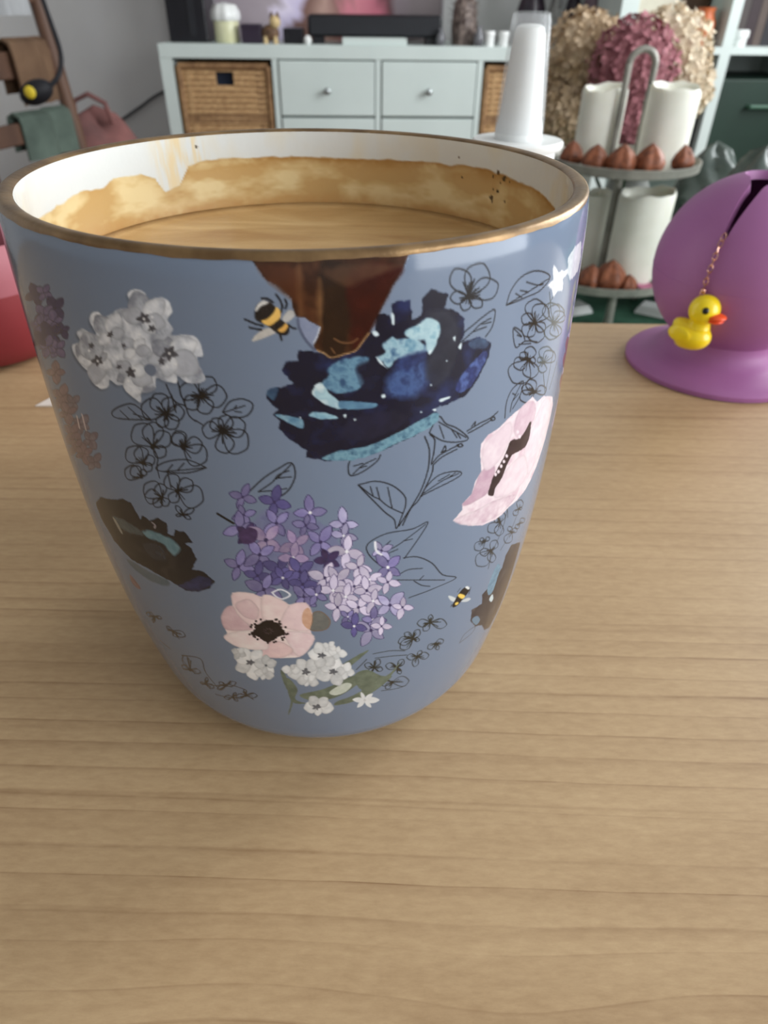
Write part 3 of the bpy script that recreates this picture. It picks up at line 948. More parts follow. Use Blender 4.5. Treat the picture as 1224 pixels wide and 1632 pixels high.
# ---- small white flowers and green sprigs below the anemone
begin(6, 'white_flower_print', 'small white flowers with green leaves printed near the base')
G1, G2 = (88, 100, 84), (112, 124, 104)
for pl in ([(350, 440), (375, 470), (410, 570), (395, 640), (385, 650), (398, 580), (360, 490)], [(380, 480), (430, 530), (420, 580), (470, 600), (400, 590)], [(440, 560), (560, 530), (690, 470), (760, 470), (640, 560), (520, 590)],
           [(640, 420), (700, 380), (770, 345), (730, 385), (670, 430)], [(620, 590), (700, 560), (800, 500), (880, 470), (800, 540), (700, 590), (610, 610)], [(700, 470), (760, 440), (850, 470), (920, 400), (840, 510), (740, 540)]):
    fill(f7(pl), G1, G2, ns=0.8, rag=0.08)
fill(f7([(580, 550), (610, 525), (660, 502), (690, 512), (660, 545), (610, 562)]), (190, 198, 182), (206, 212, 200), edge=(120, 130, 112), ew=0.08)
W1, W2, W3 = (212, 216, 219), (242, 244, 245), (168, 174, 178)
for (x, y, r, rot, n, sq) in ((210, 405, 100, 0.2, 5, 0.8), (280, 420, 62, 0.9, 5, 0.8), (150, 360, 45, 0.5, 4, 0.7), (270, 460, 48, 0.2, 4, 0.7), (470, 440, 88, 0.4, 5, 0.75), (600, 445, 92, 0.1, 5, 0.75), (550, 370, 78, 0.7, 5, 0.8), (400, 440, 52, 0.2, 4, 0.6),
                           (620, 360, 48, 0.3, 4, 0.8), (480, 490, 56, 0.5, 5, 0.6), (660, 450, 50, 0.2, 4, 0.9), (530, 612, 74, 0.3, 5, 0.75), (580, 330, 42, 0.6, 4, 0.7)):
    floret(f7([(x, y)])[0], r / 2.985, rot, W1, W2, n=n, edge=None, wf=0.85, vary=0.09, rag=0.12, edark=0.16, sq=sq, dot=(92, 96, 104) if r > 60 else (200, 204, 206))
floret(f7([(750, 585)])[0], 66 / 2.985, 0.1, (214, 216, 218), (230, 232, 232), n=6, edge=None, wf=0.42, sq=0.7, dot=(200, 200, 202))
for (x, y) in ((205, 405), (470, 452), (600, 450), (545, 372), (520, 618)):
    c = f7([(x, y)])[0]
    for k in range(5):
        q = 2 * PI * k / 5
        fill(petal(c, (c[0] + 8 * math.cos(q), c[1] + 5.5 * math.sin(q)), 0.5, 6), (84, 88, 98), (112, 116, 124))

# ---- dark peony at the lower left
begin(7, 'dark_peony_print', 'dark brown and navy peony printed at the lower left')
fill(f8([(150, 190), (200, 210), (280, 205), (330, 230), (385, 330), (400, 305), (440, 330), (490, 320), (540, 350), (545, 410), (580, 420), (590, 390), (640, 395), (690, 460), (650, 470), (690, 500), (720, 560), (690, 620), (760, 635), (825, 690), (800, 730), (720, 755), (650, 745), (580, 700), (540, 680), (440, 620), (330, 560), (230, 450), (150, 310), (120, 230)]), (36, 32, 36), (24, 24, 32), (52, 46, 46), ns=0.4, rag=0.25, sm=False)
for pl, ca, cb in (([(395, 400), (440, 390), (520, 420), (580, 450), (620, 500), (590, 540), (560, 520), (520, 470), (440, 440)], (110, 150, 160), (84, 124, 138)), ([(220, 310), (270, 320), (370, 380), (400, 420), (330, 410), (270, 380)], (84, 96, 98), (64, 74, 78)),
                   ([(650, 700), (740, 660), (810, 690), (770, 735), (690, 750), (610, 715)], (52, 58, 104), (38, 42, 74)), ([(400, 470), (500, 480), (540, 560), (460, 560)], (54, 58, 66), (40, 42, 52)), ([(310, 560), (430, 630), (550, 690), (540, 720), (430, 680), (330, 600)], (84, 104, 116), (98, 110, 120))):
    fill(f8(pl), ca, cb, ns=0.8, rag=0.2, soft=0.25)
fill(f8([(220, 315), (240, 330), (280, 405), (265, 400)]), (150, 146, 132))
stroke(f8([(455, 345), (472, 360), (468, 375)]), 0.3, (150, 140, 146))
fill(f8([(320, 650), (350, 680), (385, 730), (370, 735), (335, 700)]), (150, 120, 120), (120, 90, 92), rag=0.1)

# ---- dark peony at the right edge
begin(8, 'edge_peony_print', 'dark blue peony half turned away at the lower right edge')
fill([(828, 864), (815, 868), (806, 885), (800, 905), (790, 918), (780, 935), (768, 948), (768, 962), (752, 972), (750, 990), (757, 998), (768, 996), (772, 1004), (780, 1000), (797, 965), (815, 915), (829, 866)], (58, 52, 60), (44, 40, 50), (78, 72, 74), ns=0.5, rag=0.15, sm=False)
fill(f9([(700, 600), (720, 640), (690, 740), (650, 860), (610, 910), (590, 860), (620, 760), (660, 660)]), (112, 150, 172), (88, 124, 150), rag=0.12)
fill(f9([(610, 950), (640, 900), (650, 940), (630, 975)]), (190, 206, 210))
fill(f9([(440, 1150), (490, 1110), (520, 1150), (480, 1200)]), (96, 126, 150), rag=0.1)
stroke(f9([(320, 1375), (370, 1290), (470, 1215), (440, 1280), (320, 1375)]), 0.18, (88, 92, 100))

# ---- white flower and lavender at the right edge
begin(9, 'white_star_flower_print', 'white ragged flower printed at the upper right edge')
fill(f4([(865, 390), (905, 350), (905, 255), (940, 300), (1000, 280), (1000, 205), (1050, 130), (1085, 100), (1085, 200), (1065, 290), (1015, 355), (1000, 310), (970, 340), (965, 420), (930, 425), (905, 465), (890, 400)]), (196, 200, 210), (222, 224, 230), rag=0.25, rs=1.6, sm=False)
begin(0, '', '')
LAV = (172, 158, 200)
for (u, v, r) in ((60.5, 8, 3.4), (61.5, 15, 3.4), (60.2, 22, 3), (60.5, 30, 2.6), (59.0, 38, 2.4), (66, 12, 5), (67, 24, 5), (66, 36, 5), (74, 18, 5), (75, 30, 5)):
    for m_ in range(6):
        cu, cv, rr = u + random.uniform(-r, r) * 0.9, v + random.uniform(-r, r) * 1.1, r * random.uniform(0.55, 0.8)
        for q_ in range(4):
            t_ = m_ + q_ * PI / 2
            fill(petal((cu, cv), (cu + rr * math.cos(t_), cv + rr * math.sin(t_)), 0.62, 7, 0.95), LAV, (196, 184, 216), px=False, edge=(126, 112, 164), ew=0.1)
for (x, y) in ((905, 550), (901, 575), (896, 610)):
    fill([(x, y - 14), (x + 3, y), (x - 2, y + 14), (x - 4, y)], (132, 84, 84), (150, 110, 110), rag=0.1)

# ---- violet blossoms and pinkish flower at the left edge
fl = Z(0, 340, 3.71)
begin(10, 'violet_print', 'dark violet blossoms printed at the upper left edge')
for (x, y, r, k) in ((210, 480, 60, 0), (260, 470, 50, 1), (330, 560, 66, 0), (260, 600, 66, 1), (320, 640, 60, 1), (230, 660, 60, 1), (370, 690, 46, 0), (300, 720, 70, 0), (340, 800, 62, 1), (280, 790, 60, 1), (240, 740, 50, 0)):
    ca, cb = [((52, 46, 84), (70, 62, 108)), ((92, 82, 128), (120, 108, 150))][k]
    floret(fl([(x, y)])[0], r / 3.71, random.random() * 3, ca, cb, n=4, edge=(46, 42, 72), sq=1.25, wf=0.7, dot=None)
begin(11, 'faded_blossom_print', 'dull pinkish blossoms printed down the left edge')
for (x, y, r, k) in ((330, 940, 62, 0), (370, 1080, 70, 0), (430, 1120, 50, 1), (400, 1180, 60, 0), (480, 1250, 60, 1), (430, 1300, 60, 0), (530, 1340, 56, 1), (500, 1420, 60, 0), (560, 1470, 50, 1), (450, 1380, 50, 0)):
    ca, cb = [((120, 96, 104), (146, 118, 122)), ((134, 124, 136), (108, 92, 102))][k]
    floret(fl([(x, y)])[0], r / 3.71, random.random() * 3, ca, cb, n=4, edge=(92, 76, 82), sq=1.2, wf=0.7, dot=None)
for s_ in ([(455, 1200), (470, 1270)], [(485, 1190), (508, 1280)]):
    stroke(fl(s_), 0.3, (206, 186, 184))
# something for the far side, seen from a step to the left or right
begin(0, '', '')
for k in range(26):
    u = random.choice([random.uniform(-148, -72), random.uniform(84, 148)])
    v = random.uniform(14, 92)
    t = random.randrange(3)
    pal = [(WB, WC), ((120, 112, 168), LL), ((60, 84, 124), (40, 52, 92))][t]
    for m_ in range(7):
        cu, cv, rr = u + random.uniform(-7, 7), v + random.uniform(-7, 7), random.uniform(2.5, 4)
        for j in range(5):
            q = 2 * PI * j / 5 + m_
            fill(petal((cu, cv), (cu + rr * math.cos(q), cv + rr * math.sin(q)), 0.75, 6), pal[0], pal[1], px=False, sm=False)

# ---- bees
begin(12, 'bumblebee_print', 'black and yellow bumblebee printed left of the gold patch')
f1 = Z(380, 390, 4.08)
fill(f1([(285, 480), (320, 430), (350, 425), (368, 455), (340, 490), (300, 510)]), (196, 194, 190), (168, 166, 164), edge=(120, 118, 118), ew=0.06)
fill(f1([(88, 620), (120, 580), (190, 540), (245, 560), (240, 575), (160, 610), (100, 628)]), (206, 202, 194), (184, 178, 170), edge=(130, 126, 122), ew=0.06)
for s_ in ([(275, 440), (285, 400), (270, 360), (245, 325)], [(305, 415), (315, 385), (302, 355)], [(225, 375), (190, 352), (150, 350)], [(160, 528), (110, 515), (42, 485)], [(150, 552), (110, 548), (70, 537)], [(325, 520), (345, 538), (372, 546)], [(272, 585), (280, 620)]):
    stroke(f1(s_), 0.2)
BK, YL = (22, 20, 22), (236, 180, 60)
fill(f1([(105, 470), (110, 410), (150, 368), (200, 370), (240, 405), (275, 440), (270, 480), (300, 505), (330, 540), (325, 580), (280, 590), (230, 560), (200, 535), (160, 515), (120, 495)]), BK, (40, 34, 32), rag=0.06)
fill(f1([(108, 425), (125, 390), (160, 366), (195, 375), (180, 385), (145, 400), (118, 432)]), (226, 224, 218), (196, 194, 190), rag=0.05)
fill(f1([(148, 495), (190, 480), (230, 440), (245, 405), (272, 432), (272, 475), (240, 505), (205, 525), (170, 518)]), YL, (244, 196, 84), rag=0.06)
fill(f1([(255, 555), (290, 530), (305, 510), (320, 530), (305, 560), (280, 570)]), YL, (226, 166, 56), rag=0.05)
begin(13, 'small_bee_print', 'tiny black and yellow bee printed near the right edge')
fill(f9([(210, 920), (240, 918), (300, 950), (290, 975), (240, 965)]), (200, 206, 206))
fill(f9([(340, 965), (400, 935), (430, 945), (400, 970), (350, 975)]), (192, 198, 200))
fill(f9([(250, 1010), (270, 970), (310, 900), (350, 850), (395, 825), (418, 850), (400, 890), (350, 950), (310, 1000), (265, 1028)]), BK, rag=0.03)
fill(f9([(305, 910), (330, 895), (375, 915), (350, 945), (315, 930)]), (240, 200, 60))
fill(f9([(275, 990), (300, 975), (312, 990), (285, 1008)]), (236, 196, 60))
fill(f9([(375, 832), (400, 822), (418, 840), (405, 855)]), (226, 228, 226))
for s_ in ([(330, 840), (300, 880)], [(430, 830), (410, 900)], [(245, 1000), (235, 1025)]):
    stroke(f9(s_), 0.1)

# ---- gold drip patch below the rim
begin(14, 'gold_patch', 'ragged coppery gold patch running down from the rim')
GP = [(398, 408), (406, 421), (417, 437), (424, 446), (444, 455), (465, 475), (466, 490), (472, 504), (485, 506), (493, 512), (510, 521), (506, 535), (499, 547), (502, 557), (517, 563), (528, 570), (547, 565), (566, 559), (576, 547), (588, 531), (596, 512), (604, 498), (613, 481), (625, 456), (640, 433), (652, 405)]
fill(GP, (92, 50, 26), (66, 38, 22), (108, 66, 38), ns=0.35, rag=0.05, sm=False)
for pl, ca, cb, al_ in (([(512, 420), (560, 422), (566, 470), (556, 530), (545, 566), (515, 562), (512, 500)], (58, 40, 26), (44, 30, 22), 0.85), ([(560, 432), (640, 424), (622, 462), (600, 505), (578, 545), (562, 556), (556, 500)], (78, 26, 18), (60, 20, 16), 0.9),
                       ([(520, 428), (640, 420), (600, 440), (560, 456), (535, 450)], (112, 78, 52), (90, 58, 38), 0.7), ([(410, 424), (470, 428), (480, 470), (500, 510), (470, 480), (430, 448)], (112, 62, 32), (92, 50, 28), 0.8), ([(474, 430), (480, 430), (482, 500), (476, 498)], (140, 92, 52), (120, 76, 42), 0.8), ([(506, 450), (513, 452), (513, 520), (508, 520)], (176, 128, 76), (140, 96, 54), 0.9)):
    fill(pl, ca, cb, ns=0.5, rag=0.3, rs=0.6, soft=0.35, a=al_, pid=14)  # streak tones, partly reflections painted into the lustre colour
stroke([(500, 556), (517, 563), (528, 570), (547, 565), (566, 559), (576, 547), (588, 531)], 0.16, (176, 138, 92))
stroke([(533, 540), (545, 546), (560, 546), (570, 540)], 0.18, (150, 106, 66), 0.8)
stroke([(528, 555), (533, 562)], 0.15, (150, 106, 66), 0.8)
GPC = on_mug(GP)
begin(0, '', '')
# curled flake of glaze beside the patch; dark line paints its crease shadow
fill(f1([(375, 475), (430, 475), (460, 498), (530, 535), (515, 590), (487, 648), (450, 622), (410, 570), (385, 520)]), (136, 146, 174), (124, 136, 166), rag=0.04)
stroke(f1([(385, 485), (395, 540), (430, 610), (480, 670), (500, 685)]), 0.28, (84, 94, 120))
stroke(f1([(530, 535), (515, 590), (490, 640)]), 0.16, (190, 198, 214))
# ------------------------------------------------------------------ mug: meshes
mug = empty('mug', (0, 0, TABLE))
tag(mug, 'blue glazed mug with floral print and gold rim standing on the table', 'mug')

CANL = s2l(CAN).astype(np.float32)
_lum = (CANL * np.array([0.2126, 0.7152, 0.0722], np.float32)).sum(-1, keepdims=True)
CANL = _lum + (CANL - _lum) * 0.86               # the print is a little muted under its glaze
GAIN = 0.92


def sample(phi, h):
    x = (phi * R * 1000 + UMAX) / CELL - 0.5
    y = h * 1000 / CELL - 0.5
    x = np.clip(x, 0, CW - 1.001)
    y = np.clip(y, 0, CH - 1.001)
    xi = x.astype(int)
    yi = y.astype(int)
    fx = (x - xi)[..., None]
    fy = (y - yi)[..., None]
    return (CANL[yi, xi] * (1 - fx) + CANL[yi, xi + 1] * fx) * (1 - fy) + (CANL[yi + 1, xi] * (1 - fx) + CANL[yi + 1, xi + 1] * fx) * fy


def grid_mesh(name, V, F, C, Nrm, material, parent):
    me = bpy.data.meshes.new(name)
    me.vertices.add(len(V))
    me.vertices.foreach_set('co', V.astype(np.float32).ravel())
    me.loops.add(len(F) * 4)
    me.loops.foreach_set('vertex_index', F.astype(np.int32).ravel())
    me.polygons.add(len(F))
    me.polygons.foreach_set('loop_start', np.arange(0, len(F) * 4, 4, dtype=np.int32))
    me.update(calc_edges=True)
    me.polygons.foreach_set('use_smooth', np.ones(len(F), bool))
    at = me.attributes.new('Print', 'FLOAT_COLOR', 'POINT')
    at.data.foreach_set('color', np.concatenate([C, np.ones((len(C), 1), np.float32)], 1).astype(np.float32).ravel())
    me.materials.append(material)
    if Nrm is not None:
        me.normals_split_custom_set_from_vertices(Nrm.astype(np.float32).tolist() if False else [tuple(n) for n in Nrm.tolist()])
    o = bpy.data.objects.new(name, me)
    col.objects.link(o)
    o.parent = parent
    return o


# columns: fine where the photograph looks, coarse at the back
fine = np.radians(np.arange(-84, 96, 0.195))
coarse = np.radians(np.linspace(96, 276, 61))[:-1]
PHI = np.concatenate([fine, coarse])
ncol = len(PHI)
hs = np.linspace(0.0145 * R, MUG_H, 4000)
rs_ = mug_r(hs)
arc = np.concatenate([[0], np.cumsum(np.hypot(np.diff(hs), np.diff(rs_)))])
nrow = 690
HH = np.interp(np.linspace(0, arc[-1], nrow), arc, hs)
RRr = mug_r(HH)
phw = np.where(PHI > PI, PHI - 2 * PI, PHI)
PHG, HG = np.meshgrid(phw, HH)
RG = np.repeat(RRr[:, None], ncol, 1)
# the gold patch lies in a shallow chip of the glaze
x_ = PHG * R * 1000
y_ = HG * 1000
ix = np.clip(((x_ + UMAX) / CELL).astype(int), 0, CW - 1)
iy = np.clip((y_ / CELL).astype(int), 0, CH - 1)
IDG = IDC[iy, ix]
pm = (IDG == 14)
dist = np.zeros(pm.shape)
cur = pm.copy()
for k in range(4):
    dist += cur
    e = cur.copy()
    e[1:, :] &= cur[:-1, :]
    e[:-1, :] &= cur[1:, :]
    e[:, 1:] &= cur[:, :-1]
    e[:, :-1] &= cur[:, 1:]
    cur = e
DR = np.zeros(pm.shape)
sub = np.where(pm)
r0, r1, c0, c1 = sub[0].min() - 2, sub[0].max() + 3, sub[1].min() - 2, sub[1].max() + 3
bump = fbm(x_[r0:r1, c0:c1] * 0.45, y_[r0:r1, c0:c1] * 0.25, 77, 3)
DR[r0:r1, c0:c1] = -(dist[r0:r1, c0:c1] / 4) * (0.00022 + 0.00050 * bump)
RG = RG + DR
V = np.stack([RG * np.sin(PHG), -RG * np.cos(PHG), MUG_H - HG], -1)
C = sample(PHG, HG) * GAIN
du = np.roll(V, -1, 1) - np.roll(V, 1, 1)
dv = np.gradient(V, axis=0)
NR = np.cross(dv, du)
NR /= np.linalg.norm(NR, axis=-1, keepdims=True) + 1e-12
rad = np.stack([np.sin(PHG), -np.cos(PHG), 0 * PHG], -1)
sg = np.sign((NR * rad).sum(-1, keepdims=True))
NR = NR * np.where(sg == 0, 1, sg)
ii, jj = np.meshgrid(np.arange(nrow - 1), np.arange(ncol), indexing='ij')
j2 = (jj + 1) % ncol
Fq = np.stack([ii * ncol + jj, (ii + 1) * ncol + jj, (ii + 1) * ncol + j2, ii * ncol + j2], -1).reshape(-1, 4)
FID = IDG[:-1, :].reshape(-1)
Vf, Cf, Nf = V.reshape(-1, 3), C.reshape(-1, 3), NR.reshape(-1, 3)
M['glaze'] = attr_mat('printed_glaze', 0.12, coat=0.0, spec=0.42, bump=0.03, bscale=140)


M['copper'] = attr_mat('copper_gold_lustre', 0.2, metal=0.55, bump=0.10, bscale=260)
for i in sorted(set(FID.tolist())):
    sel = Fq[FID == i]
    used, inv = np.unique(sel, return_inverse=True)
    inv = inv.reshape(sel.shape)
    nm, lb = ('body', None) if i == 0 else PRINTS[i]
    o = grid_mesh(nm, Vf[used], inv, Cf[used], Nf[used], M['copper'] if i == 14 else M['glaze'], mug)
    if lb:
        o['label'] = lb

# underside with its foot
rb = float(RRr[-1])
M['base_glaze'] = mat('base_glaze', tuple(float(q) for q in s2l(BASE)) + (1,), 0.25, scale=10)
MB().lathe([(rb, 0.0), (rb - 0.004, 0.0), (rb - 0.006, 0.002), (0.0, 0.002)], 96).build('foot', M['base_glaze'], mug)

# gold lip
lip = [(0.9935, -0.0165), (0.9922, -0.010), (0.9885, -0.003), (0.982, 0.0012), (0.971, 0.0028), (0.958, 0.0010), (0.949, -0.0025), (0.9432, -0.006), (0.9412, -0.009)]
nl = 200
g = MB()


def wobl(a, j):
    return (0.00006 * math.sin(7 * a) * (j == 0), (0.00008 * math.sin(23 * a + 1.3) + 0.00006 * math.sin(57 * a)) * (j in (0, 8)))


vv, ff = [], []
for i in range(nl):
    a = 2 * PI * i / nl
    for j, (r, z) in enumerate(lip):
        dr, dz = wobl(a, j)
        vv.append(((r * R + dr) * math.cos(a), (r * R + dr) * math.sin(a), MUG_H + z * R + dz))
m_ = len(lip)
for i in range(nl):
    k = (i + 1) % nl
    for j in range(m_ - 1):
        ff.append((i * m_ + j, k * m_ + j, k * m_ + j + 1, i * m_ + j + 1))
g.add(vv, ff)
g.build('gold_rim', M['gold'], mug, auto=False)['label'] = 'worn gold rim of the mug'

# white inside with dried coffee
RI = 0.9412 * R
DC = 0.0158                                    # coffee level below the rim
bd = [(40, 350), (65, 342), (100, 318), (125, 303), (165, 295), (180, 281), (225, 276), (247, 282), (262, 300), (285, 290), (300, 262), (330, 251), (430, 246), (550, 248), (650, 252), (750, 262), (782, 268), (810, 279), (840, 291), (865, 305), (885, 325), (890, 350)]
bphi, bdep = in_mug(bd, RI)
od = np.argsort(bphi)
bphi, bdep = bphi[od], bdep[od]
n_in, m_in = 720, 110
pin = np.linspace(-PI, PI, n_in, endpoint=False)
din = np.linspace(0.0075 * R, 0.024, m_in)
PG, DG = np.meshgrid(pin, din)
bound = np.interp(PG, bphi, bdep) * 1000
bound = np.clip(bound, 3.5, 15) + 0.3 + (fbm(PG * 9 + 40, DG * 300, 5, 4) - 0.5) * 1.3
d_mm = DG * 1000
s = d_mm - bound                                # >0 inside the stain
n1 = fbm(PG * 5 + 30, DG * 260, 21, 4)
n2 = fbm(PG * 26 + 30, DG * 700, 31, 3)
white = np.array([214, 218, 217]) / 255.
tan = np.array([196, 162, 108]) / 255.
cream = np.array([224, 204, 156]) / 255.
brown = np.array([146, 98, 42]) / 255.
al = np.clip(s / 0.35, 0, 1)[..., None]
mixc = np.clip((n1 - 0.42) * 4, 0, 1)[..., None]
st = tan * (1 - mixc) + cream * mixc
# brown tide line, stronger towards the right
edge = np.exp(-np.maximum(s, 0) / 1.25) * np.clip(0.55 + 0.9 * (PG + 0.6), 0.15, 1.0) * np.clip(n2 * 1.6 + 0.25, 0, 1)
st = st * (1 - edge[..., None]) + brown * edge[..., None]
low = np.clip((d_mm - 12.2) / 3.4, 0, 1)[..., None] * (0.55 + 0.45 * np.clip((n2 - 0.3) * 3, 0, 1))[..., None]
st = st * (1 - low) + np.array([190, 146, 92]) / 255. * low
Ci = white * (1 - al) + st * al
# dribbles up to the rim on the left of the back wall, faint film elsewhere
drb = (in_mug([(250, 250)], RI)[0][0], in_mug([(325, 240)], RI)[0][0])
mid, wid = 0.5 * (drb[0] + drb[1]), 0.55 * abs(drb[1] - drb[0])
k = np.exp(-((PG - mid) / wid) ** 4) * np.clip((fbm(PG * 40 + 80, DG * 120, 61, 3) - 0.36) * 3.5, 0, 1) * 0.75
film = np.clip((fbm(PG * 6 + 8, DG * 90, 71, 3) - 0.52) * 4, 0, 1) * 0.25 * (PG > mid)
k = np.maximum(k, film)[..., None]
Ci = Ci * (1 - k * (1 - al)) + (np.array([224, 200, 152]) / 255.) * k * (1 - al)
# dark grounds on the right and one by the dribble
for (x, y, rr) in ((786, 281, .35), (794, 275, .45), (803, 285, .55), (805, 283, .4), (793, 305, .4), (783, 315, .55), (784, 321, .35), (737, 283, .3), (804, 321, .3), (731, 251, .25), (313, 234, .35), (798, 292, .25), (786, 302, .25), (812, 290, .2)):
    a, d = in_mug([(x, y)], RI)
    q = np.hypot((PG - a[0]) * RI * 1000, d_mm - d[0] * 1000)
    t = np.clip((rr - q) / 0.12, 0, 1)[..., None]
    Ci = Ci * (1 - t) + np.array([48, 34, 22]) / 255. * t
Vi = np.stack([RI * np.sin(PG), RI * np.cos(PG), MUG_H - DG], -1).reshape(-1, 3)
ii, jj = np.meshgrid(np.arange(m_in - 1), np.arange(n_in), indexing='ij')
j2 = (jj + 1) % n_in
Fi = np.stack([ii * n_in + jj, (ii + 1) * n_in + jj, (ii + 1) * n_in + j2, ii * n_in + j2], -1).reshape(-1, 4)
Ni = np.stack([-np.sin(PG), -np.cos(PG), 0 * PG], -1).reshape(-1, 3)
M['inner'] = attr_mat('inner_glaze', 0.14, coat=0.4, bump=0.12, bscale=420)
grid_mesh('inner_wall', Vi, Fi, s2l(Ci).reshape(-1, 3).astype(np.float32), Ni, M['inner'], mug)['label'] = 'white inside wall with dried coffee stains'
MB().lathe([(RI, MUG_H - 0.024), (RI - 0.002, MUG_H - 0.085), (0.030, MUG_H - 0.101), (0.0, MUG_H - 0.102)], 96).build('inner_cup', M['white_plastic'], mug)


# coffee
def coffee_mat():
    m = bpy.data.materials.new('milky_coffee')
    m.use_nodes = True
    nt = m.node_tree
    N = nt.nodes.new
    L = nt.links.new
    b = nt.nodes['Principled BSDF']
    tc = N('ShaderNodeTexCoord')
    mp = N('ShaderNodeMapping')
    mp.inputs['Scale'].default_value = (0.45, 1.5, 1)
    L(tc.outputs['Object'], mp.inputs['Vector'])
    n1 = N('ShaderNodeTexNoise')
    n1.inputs['Scale'].default_value = 70
    n1.inputs['Detail'].default_value = 5
    n1.inputs['Distortion'].default_value = 0.8
    L(mp.outputs['Vector'], n1.inputs['Vector'])
    rp = N('ShaderNodeValToRGB')
    e = rp.color_ramp.elements
    e[0].position = 0.30
    e[0].color = rgb(172, 130, 80)
    e[1].position = 0.70
    e[1].color = rgb(212, 178, 126)
    q = e.new(0.5)
    q.color = rgb(192, 154, 102)
    L(n1.outputs['Fac'], rp.inputs['Fac'])
    n2 = N('ShaderNodeTexNoise')
    n2.inputs['Scale'].default_value = 900
    L(tc.outputs['Object'], n2.inputs['Vector'])
    mx = N('ShaderNodeMix')
    mx.data_type = 'RGBA'
    mx.blend_type = 'OVERLAY'
    mx.inputs[0].default_value = 0.25
    L(rp.outputs['Color'], mx.inputs[6])
    L(n2.outputs['Color'], mx.inputs[7])
    hs_ = N('ShaderNodeHueSaturation')
    hs_.inputs['Saturation'].default_value = 1.0
    L(rp.outputs['Color'], hs_.inputs['Color'])
    L(hs_.outputs['Color'], b.inputs['Base Color'])
    b.inputs['Roughness'].default_value = 0.45
    bp = N('ShaderNodeBump')
    bp.inputs['Strength'].default_value = 0.15
    bp.inputs['Distance'].default_value = 0.0005
    L(n2.outputs['Fac'], bp.inputs['Height'])
    L(bp.outputs['Normal'], b.inputs['Normal'])
    return m


cz = MUG_H - DC
cf = MB()
prof = [(0.0, cz - 0.006), (RI - 0.0003, cz - 0.006), (RI - 0.0002, cz + 0.0009), (RI - 0.0012, cz + 0.0002), (RI - 0.003, cz)]
prof += [(RI * q, cz) for q in (0.85, 0.7, 0.5, 0.3, 0.1)] + [(0.0, cz)]
cf.lathe(prof, 128)
co = cf.build('coffee', coffee_mat(), None, auto=False, loc=(0, 0, TABLE))
tag(co, 'milky brown coffee with crema filling the blue floral mug', 'coffee')

# ------------------------------------------------------------------ purple silicone ball with a slit, and the duck charm
BX, BY, BR_, BZ = 0.1655, 0.166, 0.0364, 0.7865
SLIT = -2.36                   # direction of the slit seen from the axis


def shell(rad_off, z_in=0.0):
    """profile of the ball: polar angle from the top down to the neck, then the flared foot"""
    return None


bowl = empty('silicone_ball_holder', (BX, BY, TABLE))
tag(bowl, 'purple silicone ball with a slit top and round base', 'holder')
zc = BZ - TABLE
T0, T1 = 0.29, 2.50                                # opening angle, end of sphere
prof_t = [T0 + (T1 - T0) * i / 60 for i in range(61)]
foot = [(0.0226, 0.0135), (0.0238, 0.0100), (0.028, 0.0074), (0.034, 0.0056), (0.0375, 0.0042), (0.0392, 0.0024), (0.0390, 0.0004), (0.0380, 0.0)]


def slit_half(t):
    if t > 1.08:
        return 0.0
    k = (1.08 - t) / (1.08 - T0)
    return 0.028 + 0.19 * k ** 1.5 + (0.36 * max(0, (k - 0.80) / 0.20) ** 2)


NC = 96
for tag_, off, flip in (('ball_shell', 0.0, False),):
    v, f = [], []
    for side, o_ in enumerate((0.0, -0.0034)):
        for t in prof_t:
            hw = slit_half(t)
            rr = (BR_ + o_) * math.sin(t)
            zz = zc + (BR_ + o_) * math.cos(t)
            for i in range(NC + 1):
                a = SLIT + hw + (2 * PI - 2 * hw) * i / NC
                v.append((rr * math.cos(a), rr * math.sin(a), zz))
    nr = len(prof_t)
    W = NC + 1

    def idx(s_, j, i):
        return s_ * nr * W + j * W + i
    for j in range(nr - 1):
        for i in range(NC):
            f.append((idx(0, j, i), idx(0, j + 1, i), idx(0, j + 1, i + 1), idx(0, j, i + 1)))
            f.append((idx(1, j, i), idx(1, j, i + 1), idx(1, j + 1, i + 1), idx(1, j + 1, i)))
        if slit_half(prof_t[j]) > 0:
            f.append((idx(0, j, 0), idx(1, j, 0), idx(1, j + 1, 0), idx(0, j + 1, 0)))
            f.append((idx(0, j, NC), idx(0, j + 1, NC), idx(1, j + 1, NC), idx(1, j, NC)))
    for i in range(NC):
        f.append((idx(0, 0, i), idx(0, 0, i + 1), idx(1, 0, i + 1), idx(1, 0, i)))
    mb = MB()
    mb.add(v, f)
    ob = mb.build('ball_shell', M['purple'], bowl)
neck = [((BR_ - 0.0002) * math.sin(t), zc + (BR_ - 0.0002) * math.cos(t)) for t in (2.30, 2.40, 2.46)]
fp = neck + foot
MB().lathe(fp, 96).build('round_base', M['purple'], bowl)
# second, hairline seam round the ball
MB().tube([((BR_ * math.sin(1.62) + 0.00002) * math.cos(a), (BR_ * math.sin(1.62) + 0.00002) * math.sin(a), zc + BR_ * math.cos(1.62)) for a in np.linspace(0, 2 * PI, 97)[:-1]], 0.00012, 5, closed=True).build('mould_seam', M['purple'], bowl)

# chain hanging from the slit with a rubber duck charm
t_end = 0.96
ax_, ay_ = math.cos(SLIT), math.sin(SLIT)


def ball_pt(t, off, da=0.0):
    a = SLIT + da
    return Vector((BX + (BR_ + off) * math.sin(t) * math.cos(a), BY + (BR_ + off) * math.sin(t) * math.sin(a), BZ + (BR_ + off) * math.cos(t)))


